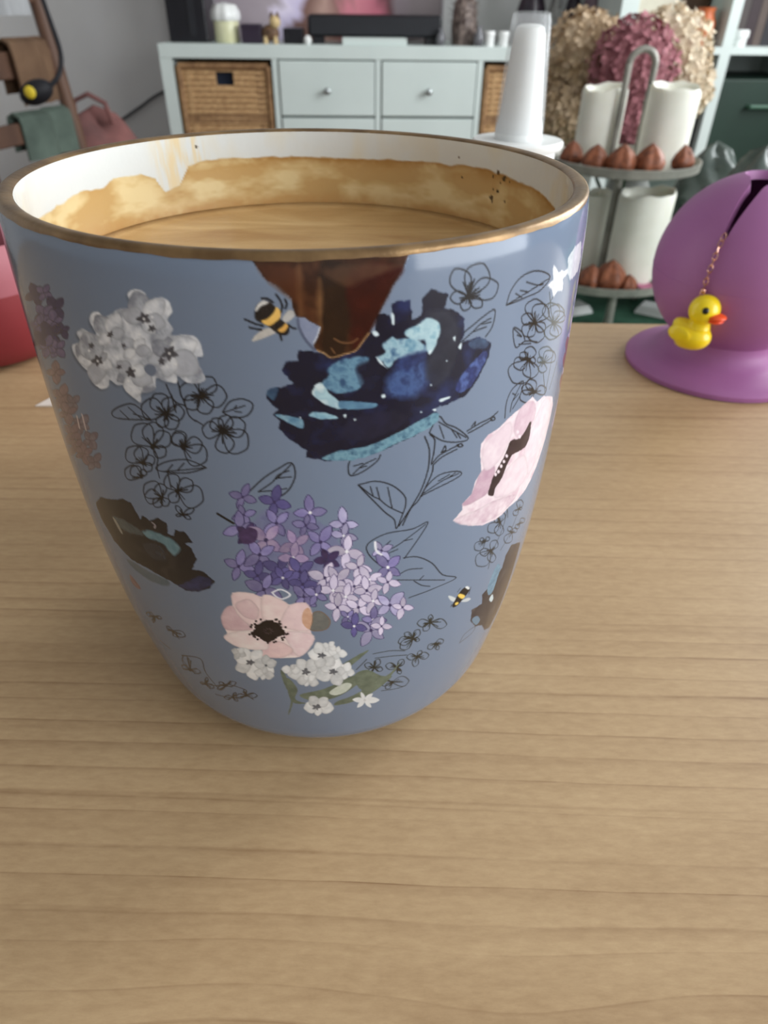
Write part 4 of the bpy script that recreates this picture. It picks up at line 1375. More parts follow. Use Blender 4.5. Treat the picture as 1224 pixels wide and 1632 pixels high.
hang = [ball_pt(t, 0.0012) for t in np.linspace(1.05, 1.57, 9)]
last = hang[-1]
hang += [last + Vector((0, 0, -d)) for d in np.linspace(0.001, 0.0042, 5)]
duck = empty('duck_charm', tuple(hang[-1] - Vector((0, 0, 0.021))))
tag(duck, 'yellow rubber duck charm hanging on a thin chain from the purple ball', 'charm')
D0 = Vector(duck.location)
M['duck_eye'] = mat('black_eye', rgb(20, 18, 16), 0.3)
# body facing right of the picture
fw = Vector((0.60, -0.80, 0)).normalized()
sd = Vector((-fw.y, fw.x, 0))
Mx = Matrix(((fw.x, sd.x, 0), (fw.y, sd.y, 0), (0, 0, 1))).to_4x4() @ Matrix.Scale(1.10, 4)
b = MB()
n, m_ = 28, 18
vv, ff = [], []
for j in range(m_ + 1):
    t = -PI / 2 + PI * j / m_
    for i in range(n):
        a = 2 * PI * i / n
        x, y, z = 0.0078 * math.cos(t) * math.cos(a), 0.0062 * math.cos(t) * math.sin(a), 0.0053 * math.sin(t)
        tail = max(0, -x / 0.0078)
        z += 0.0026 * tail ** 2 * (z > -0.004)
        y *= 1 - 0.45 * tail ** 2
        z = max(z, -0.0043)
        vv.append((x, y, z + 0.0048))
for j in range(m_):
    for i in range(n):
        k = (i + 1) % n
        ff.append((j * n + i, j * n + k, (j + 1) * n + k, (j + 1) * n + i))
b.add(vv, ff)
b.xform(Mx)
body = b.build('body', M['yellow'], duck)
h = MB().ball((0.0026, 0, 0.0150), 0.0054, 24, 16)
h.lathe([(0.0042, 0.0085), (0.0036, 0.0105), (0.0040, 0.0125)], 20, (0.0022, 0, 0))
h.xform(Mx).build('head', M['yellow'], duck)
for s_ in (-1, 1):
    MB().ball((0.0052, s_ * 0.0040, 0.0163), 0.00125, 10, 8).xform(Mx).build('eye', M['duck_eye'], duck)
    wg = MB().ball((-0.0012, s_ * 0.0058, 0.0062), (0.0046, 0.0011, 0.0030), 16, 10)
    wg.xform(Mx).build('wing', M['yellow'], duck)
bk = MB().ball((0.0080, 0, 0.0140), (0.0032, 0.0034, 0.0012), 16, 8)
bk.ball((0.0077, 0, 0.0127), (0.0028, 0.0030, 0.0011), 16, 8)
bk.xform(Mx).build('beak', M['orange'], duck)
# links of the chain: bars and rings
ch = MB()
P = [Vector(q) - D0 for q in hang]
tot = len(P)
k = 0
dcum = [0]
for a_, b_ in zip(P[:-1], P[1:]):
    dcum.append(dcum[-1] + (b_ - a_).length)


def along(s):
    s = min(max(s, 0), dcum[-1])
    for i in range(len(P) - 1):
        if s <= dcum[i + 1]:
            q = (s - dcum[i]) / max(1e-9, dcum[i + 1] - dcum[i])
            return P[i].lerp(P[i + 1], q), (P[i + 1] - P[i]).normalized()
    return P[-1], (P[-1] - P[-2]).normalized()


s_pos = 0.0
link = 0
while s_pos < dcum[-1] - 0.0005:
    c, t = along(s_pos + 0.0013)
    x = t.cross(Vector((0, 0, 1)) if abs(t.z) < 0.9 else Vector((0.8, -0.5, 0)))
    x.normalize()
    y = t.cross(x).normalized()
    side = x if link % 2 == 0 else y
    mb = MB()
    mb.tube([c + t * (0.00155 * math.cos(q)) + side * (0.0008 * math.sin(q)) for q in np.linspace(0, 2 * PI, 13)[:-1]], 0.00023, 6, closed=True)
    mb.build('chain_link', M['chain'], duck)
    s_pos += 0.00235
    link += 1
MB().ball(P[-4] + Vector((0, 0, 0)), 0.0011, 12, 8).build('bead', M['chain'], duck)

# ------------------------------------------------------------------ white spray bottle with a clear cap
SY = 0.158
sp = atY(825, 223, SY)
SX, SZ = float(sp[0]), float(sp[2])
k = mpp(sp)
spray = empty('nasal_spray_bottle', (SX, SY, TABLE))
tag(spray, 'white spray bottle with clear cap standing behind the mug', 'bottle')
zf = SZ - TABLE
ztop = float(atY(843, 17, SY)[2]) - TABLE
rf = 72 * k
MB().lathe([(0.0, 0.0), (0.0160, 0.0), (0.0170, 0.001), (0.0170, zf - 0.020), (0.0158, zf - 0.012), (0.0142, zf - 0.008), (0.0142, zf - 0.0022)], 64).build('bottle_body', M['white_plastic'], spray)
MB().lathe([(0.0, zf - 0.0024), (rf - 0.0006, zf - 0.0024), (rf, zf - 0.0014), (rf, zf - 0.0002), (rf - 0.0006, zf + 0.0004), (0.0, zf + 0.0004)], 64).build('finger_flange', M['white_plastic'], spray)
H_ = ztop - zf
MB().lathe([(37 * k, zf + 0.0003), (36.5 * k, zf + 0.004), (35 * k, zf + 0.0055), (33.0 * k, zf + 0.007), (29 * k, zf + H_ * 0.45), (25 * k, zf + H_ * 0.72), (22.5 * k, zf + H_ * 0.84), (20 * k, zf + H_ * 0.885), (14 * k, zf + H_ * 0.905), (0.0, zf + H_ * 0.91)], 64).build('nozzle', M['white_plastic'], spray)
r0_, r1_ = 38.5 * k, 29 * k
MB().lathe([(r0_, zf + 0.0006), (r0_ * 0.99, zf + 0.006), (r1_ * 1.02, zf + H_ * 0.93), (r1_ * 0.95, zf + H_ * 0.985), (r1_ * 0.8, zf + H_), (0.0, zf + H_),
            ][:6] + [(0.0, zf + H_ - 0.0007), (r1_ * 0.78, zf + H_ - 0.0007), (r1_ * 0.90, zf + H_ * 0.975), (r1_ * 0.97, zf + H_ * 0.92), (r0_ * 0.95, zf + 0.006), (r0_ * 0.955, zf + 0.0006)], 64).build('clear_cap', M['clear'], spray)

# ------------------------------------------------------------------ red tumbler and paper scrap at the left
M['red'] = mat('red_silicone', rgb(136, 46, 52), 0.5, c2=rgb(124, 40, 46), scale=20)
M['pink'] = mat('pink_silicone', rgb(170, 100, 110), 0.5, c2=rgb(162, 92, 102), scale=20)
RXc, RYc = -0.168, 0.172
red = empty('red_cup', (RXc, RYc, TABLE))
tag(red, 'red cup with a pink rim at the left edge behind the mug', 'cup')
MB().lathe([(0.0, 0.0), (0.022, 0.0), (0.029, 0.003), (0.0335, 0.010), (0.0365, 0.020), (0.0375, 0.030), (0.0375, 0.034), (0.035, 0.034), (0.033, 0.014), (0.0, 0.008)], 64).build('cup_body', M['red'], red)
MB().lathe([(0.0375, 0.034), (0.0382, 0.040), (0.0375, 0.050), (0.0360, 0.053), (0.0348, 0.050), (0.035, 0.034)], 64).build('pink_rim', M['pink'], red)
M['paper'] = mat('white_paper', rgb(238, 226, 216), 0.8)
pt = atZ(66, 646, TABLE)
ps = MB()
ps.add([(-0.010, -0.003, 0.0), (0.004, -0.003, 0.0), (0.002, 0.012, 0.0), (-0.010, -0.003, 0.0004), (0.004, -0.003, 0.0009), (0.002, 0.012, 0.003)], [(0, 2, 1), (3, 4, 5), (0, 1, 4, 3), (1, 2, 5, 4), (2, 0, 3, 5)])
tag(ps.build('paper_scrap', M['paper'], None, smooth=False, loc=(float(pt[0]) + 0.008, float(pt[1]) + 0.002, TABLE)), 'tiny white paper scrap on the table left of the mug', 'paper')

# ------------------------------------------------------------------ green covered low table behind
GZ = 0.50
lt = empty('low_table', (0.55, 1.02, 0))
tag(lt, 'low table covered with a green cloth behind the wooden table', 'table')
MB().box(-0.62, 0.62, -0.52, 0.42, GZ - 0.03, GZ).build('cloth_top', M['green_cloth'], lt, smooth=False, bevel=0.006)
cl = MB()
nq = 160
per = []
for i in range(nq):
    q = i / nq * 4
    sgm = int(q)
    u = q - sgm
    per.append([(-0.62 + 1.24 * u, -0.52), (0.62, -0.52 + 0.94 * u), (0.62 - 1.24 * u, 0.42), (-0.62, 0.42 - 0.94 * u)][sgm])
vv, ff = [], []
for i, (x, y) in enumerate(per):
    wv = 0.010 * math.sin(i * 1.1) + 0.006 * math.sin(i * 0.37)
    nx_ = 1 + wv / 0.6
    vv += [(x * 1.005, y * 1.005, GZ - 0.004), (x * (1.012 + wv * 0.7), y * (1.012 + wv * 0.7), GZ - 0.10), (x * (1.02 + wv * 1.6), y * (1.02 + wv * 1.6), GZ - 0.22)]
for i in range(nq):
    k2 = (i + 1) % nq
    for j in range(2):
        ff.append((i * 3 + j, k2 * 3 + j, k2 * 3 + j + 1, i * 3 + j + 1))
cl.add(vv, ff)
cl.build('cloth_skirt', M['green_cloth'], lt)
for sx in (-0.56, 0.56):
    for sy in (-0.46, 0.36):
        MB().box(sx - 0.025, sx + 0.025, sy - 0.025, sy + 0.025, 0, GZ - 0.03).build('leg', M['wood_leg'], lt, smooth=False)

# ------------------------------------------------------------------ two tier stand
TY = 0.90
tc_u = atY(1017, 278, TY)
TX = float(atY(1020, 120, TY)[0])
TRU, TRL = 0.100, 0.112
ZU = float(atY(1010, 284, TY - TRU)[2])
ZL = max(float(atY(985, 472, TY - TRL)[2]), GZ + 0.018)
stand = empty('tiered_stand', (TX, TY, GZ))
tag(stand, 'grey metal two-tier stand with tall loop handle holding candles', 'stand')


def tray(z, r):
    return MB().lathe([(0.0, z), (r - 0.006, z), (r, z + 0.002), (r + 0.001, z + 0.012), (r - 0.001, z + 0.0125), (r - 0.003, z + 0.004), (r - 0.008, z + 0.0025), (0.0, z + 0.0025)], 72)


tu = tray(ZU - GZ - 0.004, TRU).build('upper_tray', M['tray_metal'], stand)
tl = tray(ZL - GZ - 0.004, TRL).build('lower_tray', M['tray_metal'], stand)
MB().tube([(0, 0, ZL - GZ - 0.004), (0, 0, ZU - GZ)], 0.006, 14).build('pole', M['tray_metal'], stand)
zt = float(atY(1027, 78, TY)[2]) - GZ
hp = []
zb = ZU - GZ
wv = 19 * mpp(tc_u)
for q in np.linspace(0, 1, 12):
    hp.append((-wv, 0, zb + (zt - wv - zb) * q))
for q in np.linspace(PI, 0, 14)[1:-1]:
    hp.append((wv * math.cos(q), 0, zt - wv + wv * math.sin(q)))
for q in np.linspace(1, 0, 12):
    hp.append((wv, 0, zb + (zt - wv - zb) * q))
MB().tube(hp, 0.0043, 12).build('loop_handle', M['tray_metal'], stand)
for a in (0.5, 2.6, 4.7):
    MB().lathe([(0.006, 0), (0.007, 0.003), (0.005, ZL - GZ - 0.004)], 16, (0.085 * math.cos(a), 0.085 * math.sin(a), 0)).build('foot', M['tray_metal'], stand)

M['wick'] = mat('charred_wick', rgb(50, 46, 42), 0.9)


def candle(x, y, z, r, h, seed, label, lean=(0.0, 0.0)):
    rg = random.Random(seed)
    ph = [rg.uniform(0, 6.28) for _ in range(4)]
    e = empty('pillar_candle', (x, y, z))
    tag(e, label, 'candle', 'white pillar candles on the tiered stand')

    def wob(a, j):
        tz = 0
        if j in (3, 4, 5):
            tz = h * (0.030 * math.sin(a + ph[0]) + 0.014 * math.sin(3 * a + ph[1]) + 0.008 * math.sin(7 * a + ph[2]))
        return (r * 0.012 * math.sin(5 * a + ph[3]), tz)
    MB().lathe([(0.0, 0.0), (r * 0.99, 0.0), (r, h * 0.5), (r * 1.0, h * 0.94), (r * 0.93, h * 0.985), (r * 0.84, h * 0.965), (r * 0.74, h * 0.90), (0.0, h * 0.87)], 48, wob=wob).build('wax', M['wax'], e)
    MB().tube([(0, 0, h * 0.86), (0.001, 0, h * 0.90), (0.0025, 0.001, h * 0.925)], 0.0012, 6).build('wick', M['wick'], e)
    return e


def put_candle(pxl, pxr, pytop, Y, zb_, seed, label):
    a_, b_ = atY(pxl, (pytop + 60), Y), atY(pxr, (pytop + 60), Y)
    r = float(b_[0] - a_[0]) / 2
    x = float(a_[0] + b_[0]) / 2
    h = float(atY((pxl + pxr) / 2 + 6, pytop, Y - r * 0.3)[2]) - zb_
    return candle(x, Y, zb_, r, h, seed, label)


zuS, zlS = ZU - 0.0013, ZL - 0.0013
put_candle(921, 990, 137, TY + 0.034, zuS, 1, 'white pillar candle on the upper tray left of the loop handle')
put_candle(1026, 1104, 135, TY - 0.012, zuS, 2, 'thick white pillar candle on the upper tray right of the loop handle')
put_candle(920, 968, 306, TY + 0.030, zlS, 3, 'slimmer white pillar candle on the lower tray beside the mug')
put_candle(978, 1062, 306, TY - 0.035, zlS, 4, 'thick white pillar candle on the lower tray next to the purple ball')

# reddish brown buds lying on the trays
M['bud'] = mat('reddish_brown_shell', rgb(156, 94, 64), 0.5, c2=rgb(104, 60, 42), scale=120, bump=0.4)
BUD = None


def bud_mesh():
    b = MB()

    def wob(a, j):
        return (0.0012 * math.sin(6 * a) * (1 if 0 < j < 6 else 0), 0)
    b.lathe([(0.0, 0.0), (0.010, 0.001), (0.0150, 0.006), (0.0160, 0.012), (0.0130, 0.019), (0.0070, 0.0255), (0.0025, 0.029), (0.0, 0.031)], 30, wob=wob)
    return b


bl = [(904, 268, 'u', 1.0, 'reddish brown bud on the upper tray closest to the mug'), (944, 270, 'u', 1.05, 'dark brown bud below the left candle of the upper tray'), (982, 272, 'u', 1.15, 'tall reddish bud at the foot of the loop handle'),
      (1029, 276, 'u', 1.2, 'largest reddish brown bud in front of the thick upper candle'), (1091, 274, 'u', 1.0, 'lone brown bud right of the thick upper candle'),
      (936, 455, 'l', 1.1, 'orange brown bud on the lower tray beside the mug'), (967, 458, 'l', 1.35, 'large reddish bud in front of the lower thick candle'), (1000, 466, 'l', 0.8, 'small reddish bud at the front of the lower tray')]
bud_me = None
for i, (px_, py_, lv, sc_, lb) in enumerate(bl):
    zs = (zuS if lv == 'u' else zlS)
    q = atZ(px_, py_ + 2, zs)
    cen = np.array([TX, TY])
    dvec = q[:2] - cen
    rr = np.linalg.norm(dvec)
    lim = (TRU if lv == 'u' else TRL) - 0.008 - 0.016 * sc_
    yv = cen[1] - math.sqrt(max(lim ** 2 - min(abs(dvec[0]), lim * 0.98) ** 2, 1e-6))
    xx = cen[0] + np.clip(dvec[0], -lim * 0.98, lim * 0.98)
    if bud_me is None:
        o = bud_mesh().build('brown_bud', M['bud'], None, auto=False)
        bud_me = o.data
    else:
        o = bpy.data.objects.new('brown_bud', bud_me)
        col.objects.link(o)
    o.location = (float(xx), float(yv), zs)
    o.scale = (sc_, sc_, sc_)
    o.rotation_euler = (0, 0, i * 1.3)
    tag(o, lb, 'bud', 'brown buds on the tiered stand')
# pink dish and mint sweets on the lower tray
M['pink_dish'] = mat('pink_felt', rgb(196, 120, 150), 0.7)
M['mint'] = mat('mint_green', rgb(110, 176, 150), 0.5)
q = atZ(1040, 470, zlS)
yl = TY - 0.086
o = MB().lathe([(0, 0), (0.012, 0), (0.017, 0.003), (0.0165, 0.0055), (0.012, 0.004), (0, 0.003)], 28).build('pink_petal_dish', M['pink_dish'], None, loc=(float(atY(1035, 465, yl)[0]), yl + 0.004, zlS))
tag(o, 'small flat pink dish on the lower tray of the stand', 'dish')
for i, (px_, lb) in enumerate(((1006, 'mint green pebble left of the pink dish on the lower tray'), (1056, 'mint green pebble right of the pink dish on the lower tray'))):
    o = MB().ball((0, 0, 0.006), (0.008, 0.007, 0.006), 16, 10).build('mint_pebble', M['mint'], None, loc=(float(atY(px_, 450, yl)[0]), yl + (0.016 if i == 0 else 0.018), zlS))
    tag(o, lb, 'pebble', 'mint green pebbles on the tiered stand')
# white folded napkins on the green cloth
for i, (px_, py_, lb) in enumerate(((915, 492, 'white folded napkin on the green cloth beside the mug'), (1040, 494, 'white folded napkin on the green cloth beside the purple ball'))):
    q = atZ(px_, py_, GZ + 0.004)
    nb = MB()
    for j, s_ in enumerate((1.0, 0.92, 0.8)):
        nb.box(-0.022 * s_, 0.022 * s_, -0.018 * s_, 0.018 * s_, 0.004 * j, 0.004 * j + 0.0036)
    o = nb.build('napkin', M['white_plastic'], None, smooth=False, bevel=0.001, loc=(float(q[0]), float(q[1]), GZ))
    o.rotation_euler = (0, 0, 0.4 - i)
    tag(o, lb, 'napkin', 'white napkins on the green cloth')

# ------------------------------------------------------------------ hydrangea bouquet
HY = 1.14
M['cream_petal'] = mat('cream_petals', rgb(236, 222, 200), 0.8, c2=rgb(218, 200, 172), scale=60)
M['mauve_petal'] = mat('mauve_petals', rgb(184, 124, 132), 0.8, c2=rgb(152, 96, 104), scale=60)
M['beige_petal'] = mat('beige_petals', rgb(212, 190, 162), 0.8, c2=rgb(182, 156, 122), scale=60)
bq = empty('hydrangea_bouquet', (float(atY(1000, 300, HY)[0]), HY, GZ))
tag(bq, 'bouquet of cream and mauve hydrangea heads behind the candles', 'flowers')
B0 = Vector(bq.location)


def head(px_, py_, rpx, Y, material, label, seed):
    c = atY(px_, py_, Y)
    r = rpx * mpp(c)
    rg = random.Random(seed)
    mb = MB()
    mb.ball((0, 0, 0), r * 0.78, 16, 10)
    nfl = 250
    for i in range(nfl):
        z = 1 - 2 * (i + 0.5) / nfl
        a = i * 2.399963
        s_ = math.sqrt(max(0, 1 - z * z))
        d = Vector((s_ * math.cos(a), s_ * math.sin(a), z))
        d = (d + Vector((rg.uniform(-.1, .1), rg.uniform(-.1, .1), rg.uniform(-.1, .1)))).normalized()
        p0 = d * r * rg.uniform(0.86, 1.02)
        x = d.orthogonal().normalized()
        y = d.cross(x)
        ro = rg.uniform(0, 6.28)
        for k_ in range(4):
            an = ro + PI / 2 * k_
            e1 = x * math.cos(an) + y * math.sin(an)
            e2 = d.cross(e1)
            L_ = r * rg.uniform(0.13, 0.20)
            tip = d * rg.uniform(-0.02, 0.10) * r
            vs = [p0 - d * r * 0.05, p0 + e1 * L_ * 0.55 + e2 * L_ * 0.42 + tip * 0.5, p0 + e1 * L_ + tip, p0 + e1 * L_ * 0.55 - e2 * L_ * 0.42 + tip * 0.5]
            mb.add(vs, [(0, 1, 2, 3)])
    o = mb.build('flower_head', material, bq, smooth=False)
    o.location = Vector(c) - B0
    o['label'] = label
    st_ = MB().tube([Vector(c) - B0 - Vector((0, 0, r * 0.6)), (Vector(c) - B0) * 0.5 + Vector((0, 0, -0.02)), Vector((rg.uniform(-.015, .015), rg.uniform(-.015, .015), 0.04))], 0.003, 6)
    st_.build('stem', M['leaf'], bq)


head(930, 92, 66, HY + 0.03, M['beige_petal'], 'beige cream hydrangea head on the left', 1)
head(905, 180, 52, HY + 0.01, M['beige_petal'], 'lower beige hydrangea head', 2)
head(1008, 108, 68, HY - 0.05, M['mauve_petal'], 'dusty mauve hydrangea head in the middle', 3)
head(1010, 195, 50, HY - 0.06, M['mauve_petal'], 'lower mauve hydrangea head', 4)
head(1060, 92, 68, HY + 0.02, M['cream_petal'], 'pale cream hydrangea head on the right', 5)
head(1082, 140, 52, HY + 0.0, M['cream_petal'], 'lower cream hydrangea head', 6)
M['vase'] = mat('grey_ceramic', rgb(150, 150, 146), 0.4)
MB().lathe([(0.0, 0.0), (0.038, 0.0), (0.048, 0.02), (0.052, 0.06), (0.040, 0.11), (0.032, 0.135), (0.036, 0.15), (0.032, 0.15), (0.028, 0.135), (0.0, 0.03)], 40).build('vase', M['vase'], bq)
for i in range(9):
    a = i * 0.7 + 0.2
    e1 = Vector((math.cos(a), math.sin(a), 0.25))
    e2 = Vector((-math.sin(a), math.cos(a), 0))
    p0 = Vector((0, 0, 0.15)) + e1 * 0.03
    lf = MB()
    vs = [p0, p0 + e1 * 0.04 + e2 * 0.022, p0 + e1 * 0.085 + Vector((0, 0, -0.01)), p0 + e1 * 0.04 - e2 * 0.022, p0 + e1 * 0.042 + Vector((0, 0, 0.006))]
    lf.add(vs, [(0, 1, 4), (1, 2, 4), (2, 3, 4), (3, 0, 4)])
    lf.build('leaf', M['leaf'], bq)

# ------------------------------------------------------------------ crumpled translucent bags beside the stand
def crumple(px_, py_, Y, rx, hz, seed, label):
    c = atY(px_, py_, Y)
    h_ = float(c[2]) - GZ
    rg = random.Random(seed)
    n_, m2 = 40, 26
    ph = [(rg.uniform(2, 7), rg.uniform(2, 7), rg.uniform(0, 6.28), rg.uniform(0.02, 0.07)) for _ in range(9)]
    v, f = [], []
    for j in range(m2 + 1):
        t = j / m2
        for i in range(n_):
            a = 2 * PI * i / n_
            prof_r = rx * (0.9 + 0.25 * math.sin(PI * t)) * math.sqrt(max(0, 1 - t ** 5)) if t < 1 else 0
            w_ = 1 + sum(am * math.sin(fa * a * 1.0 + fb * t * 4 + p_) for fa, fb, p_, am in [(round(q[0]), q[1], q[2], q[3]) for q in ph])
            z = h_ * t * (1 + 0.03 * math.sin(3 * a + seed) * t)
            v.append((prof_r * w_ * math.cos(a), prof_r * w_ * math.sin(a), z))
    for j in range(m2):
        for i in range(n_):
            k2 = (i + 1) % n_
            f.append((j * n_ + i, j * n_ + k2, (j + 1) * n_ + k2, (j + 1) * n_ + i))
    f.append(tuple(range(n_))[::-1])
    mb = MB()
    mb.add(v, f)
    o = mb.build('plastic_bag', M['film'], None, loc=(float(c[0]), Y, GZ))
    tag(o, label, 'bag', 'crumpled grey plastic bags behind the purple ball')


crumple(1143, 232, 0.975, 0.047, 0.2, 3, 'crumpled grey translucent bag just right of the tiered stand')
crumple(1222, 240, 0.845, 0.046, 0.2, 8, 'crumpled grey translucent bag at the right edge above the purple ball')

# ------------------------------------------------------------------ white cube cabinet
PSI = math.radians(-3.0)
CP = atY(250, 69, 2.56)
CZT = float(CP[2])
cab = empty('white_cabinet', (float(CP[0]), 2.56, 0), -PSI)
tag(cab, 'low white cube cabinet with drawers and wicker baskets along the wall', 'cabinet')
CWID, CDEP = 1.455, 0.39
TP, ST, CE = 0.040, 0.018, 0.340
WB_ = M['white_board']
MB().box(0, CWID, 0, CDEP, CZT - TP, CZT).build('top_panel', WB_, cab, smooth=False, bevel=0.002)
MB().box(0, CWID, 0, CDEP, 0, TP).build('bottom_panel', WB_, cab, smooth=False, bevel=0.002)
MB().box(0, TP, 0, CDEP, TP, CZT - TP).build('side_panel', WB_, cab, smooth=False)
MB().box(CWID - TP, CWID, 0, CDEP, TP, CZT - TP).build('side_panel', WB_, cab, smooth=False)
MB().box(TP, CWID - TP, CDEP - 0.006, CDEP, TP, CZT - TP).build('back_panel', WB_, cab, smooth=False)
xs = [TP + i * (CWID - 2 * TP + ST) / 4 for i in range(5)]
zmid = CZT - TP - CE
for i in (1, 2, 3):
    MB().box(xs[i] - ST, xs[i], 0.002, CDEP - 0.006, TP, CZT - TP).build('divider', WB_, cab, smooth=False)
for i in range(4):
    MB().box(xs[i], xs[i + 1] - ST, 0.004, CDEP - 0.006, zmid - ST, zmid).build('shelf', WB_, cab, smooth=False)
M['knob'] = mat('knob_metal', rgb(170, 176, 176), 0.3, metal=0.8)
for i in (1, 2):
    for lev in range(4):
        zt_ = (CZT - TP - 0.004 if lev < 2 else zmid - ST - 0.004) - (lev % 2) * 0.167
        if zt_ - 0.163 < TP:
            continue
        d = MB().box(xs[i] + 0.004, xs[i + 1] - ST - 0.004, -0.002, 0.35, zt_ - 0.160, zt_).build('drawer', WB_, cab, smooth=False, bevel=0.003)
        kn = MB().lathe([(0.004, 0), (0.004, 0.010), (0.010, 0.014), (0.011, 0.019), (0.008, 0.022), (0.0, 0.023)], 18)
        kn.xform(Matrix.Translation(((xs[i] + xs[i + 1] - ST) / 2, -0.002, zt_ - 0.085)) @ Matrix.Rotation(PI / 2, 4, 'X'))
        kn.build('knob', M['knob'], d)


# wicker baskets, each a thing of its own in its compartment
def basket(i, lev, label):
    x0, x1 = xs[i] + 0.006, xs[i + 1] - ST - 0.006
    z0 = zmid + 0.001 if lev == 0 else TP + 0.001
    z1 = (CZT - TP - 0.012) if lev == 0 else zmid - ST - 0.02
    e = empty('wicker_basket', (0, 0, 0))
    e.location = cab.matrix_basis @ Vector(((x0 + x1) / 2, 0.012, z0)) if False else Matrix.Translation(cab.location) @ Matrix.Rotation(-PSI, 4, 'Z') @ Vector(((x0 + x1) / 2, 0.014, z0))
    e.rotation_euler = (0, 0, -PSI)
    tag(e, label, 'basket', 'wicker baskets in the white cabinet')
    hw_, H__ = (x1 - x0) / 2, z1 - z0
    tw = 0.94
    # front face with hand hole (hole seen as a dark slot)
    hx, hz0, hz1 = 0.030, H__ * 0.80, H__ * 0.92
    bx = MB()
    bx.box(-hw_ * tw, -hx, 0.004, 0.018, 0, H__ * 0.97)
    bx.box(hx, hw_ * tw, 0.004, 0.018, 0, H__ * 0.97)
    bx.box(-hx, hx, 0.004, 0.018, 0, hz0)
    bx.box(-hx, hx, 0.004, 0.018, hz1, H__ * 0.97)
    bx.box(-hw_ * tw, -hw_ * tw + 0.012, 0.018, 0.33, 0, H__ * 0.97)
    bx.box(hw_ * tw - 0.012, hw_ * tw, 0.018, 0.33, 0, H__ * 0.97)
    bx.box(-hw_ * tw, hw_ * tw, 0.318, 0.33, 0, H__ * 0.97)
    bx.box(-hw_ * tw, hw_ * tw, 0.004, 0.33, 0, 0.012)
    bx.build('woven_sides', M['wicker'], e, smooth=False)
    fr = MB()
    for a_, b_ in (((-hw_ * tw, 0, 0.01), (-hw_ * tw, 0, H__ * 0.97)), ((hw_ * tw, 0, 0.01), (hw_ * tw, 0, H__ * 0.97)), ((-hw_ * tw, 0, H__ * 0.97), (hw_ * tw, 0, H__ * 0.97)), ((-hw_ * tw, 0, 0.008), (hw_ * tw, 0, 0.008))):
        fr.tube([a_, b_], 0.010, 8)
    fr.build('rim_frame', M['wicker_dark'], e)
    MB().box(-hw_ * tw, hw_ * tw, -0.002, 0.006, H__ * 0.46, H__ * 0.54).build('weave_band', M['wicker_dark'], e, smooth=False)
    for s_ in (-1, 1):
        MB().box(s_ * hw_ * 0.74 - 0.008, s_ * hw_ * 0.74 + 0.008, 0.0, 0.006, 0.01, H__ * 0.96).build('weave_band', M['wicker_dark'] if s_ > 0 else M['wicker'], e, smooth=False)
    # individual withies across the front
    for kz in range(18):
        z = 0.014 + (H__ * 0.92) * kz / 18
        segs = [(-hw_ * tw, hw_ * tw)] if not (hz0 - 0.006 < z < hz1 + 0.006) else [(-hw_ * tw, -hx), (hx, hw_ * tw)]
        for a_, b_ in segs:
            MB().tube([(a_, 0.003, z), ((a_ + b_) / 2, 0.001, z), (b_, 0.003, z)], 0.0045, 6).build('withy', M['wicker'], e)
    M.setdefault('slot', mat('dark_blue_slot', rgb(24, 34, 52), 0.9))
    MB().box(-hx - 0.006, hx + 0.006, 0.020, 0.024, hz0 - 0.01, hz1 + 0.01).build('slot_panel', M['slot'], e, smooth=False)  # dark panel just behind the hand hole, darkens the slot


basket(0, 0, 'woven wicker basket at the left end of the white cabinet')
basket(3, 0, 'woven wicker basket behind the white spray bottle')

# ------------------------------------------------------------------ things on the cabinet
CM = Matrix.Translation(cab.location) @ Matrix.Rotation(-PSI, 4, 'Z')


def cab_at(px_, dep):
    """point on the cabinet top seen in column px_, dep behind its front edge"""
    best = None
    for s in np.linspace(-0.1, 2.2, 1200):
        w_ = CM @ Vector((s, dep, CZT))
        d = np.array(w_) - CAM
        x = CX + FPX * (d @ CR) / (d @ CF)
        if best is None or abs(x - px_) < best[0]:
            best = (abs(x - px_), w_)
    return best[1]


def wpx(n_, P):
    return n_ * mpp(P)


# tall black panel
p_ = cab_at(309, 0.16)
e = empty('black_tower', tuple(p_), -PSI)
tag(e, 'tall black upright box at the left end of the white cabinet', 'black box')
hw_ = wpx(30, p_)
MB().box(-hw_, hw_, -0.08, 0.10, 0.0, 0.52).build('box_body', M['black'], e, smooth=False, bevel=0.006)
M['grille'] = mat('dark_grille', rgb(28, 29, 35), 0.6, bump=0.5, bscale=400)
MB().box(hw_ * 0.1, hw_ * 0.45, -0.084, -0.078, 0.02, 0.50).build('front_strip', M['grille'], e, smooth=False)
# cream jar with fluffy white lid
p_ = cab_at(364, 0.10)
e = empty('cream_jar', tuple(p_))
tag(e, 'cream jar with a rounded white lid next to the tall black box', 'jar')
r_ = wpx(21, p_)
M['cream'] = mat('cream_glass', rgb(226, 226, 190), 0.3, c2=rgb(214, 212, 172), scale=20)
MB().lathe([(0, 0), (r_ * 0.86, 0), (r_ * 0.92, 0.004), (r_ * 0.92, r_ * 1.3), (r_ * 0.85, r_ * 1.4), (0, r_ * 1.4)], 36).build('jar_body', M['cream'], e)
MB().lathe([(r_ * 0.98, r_ * 1.35), (r_ * 1.05, r_ * 1.5), (r_ * 1.02, r_ * 1.9), (r_ * 0.75, r_ * 2.3), (0, r_ * 2.45)], 40, wob=lambda a, j: (r_ * 0.05 * math.sin(8 * a), 0)).build('lid', M['white_plastic'], e)
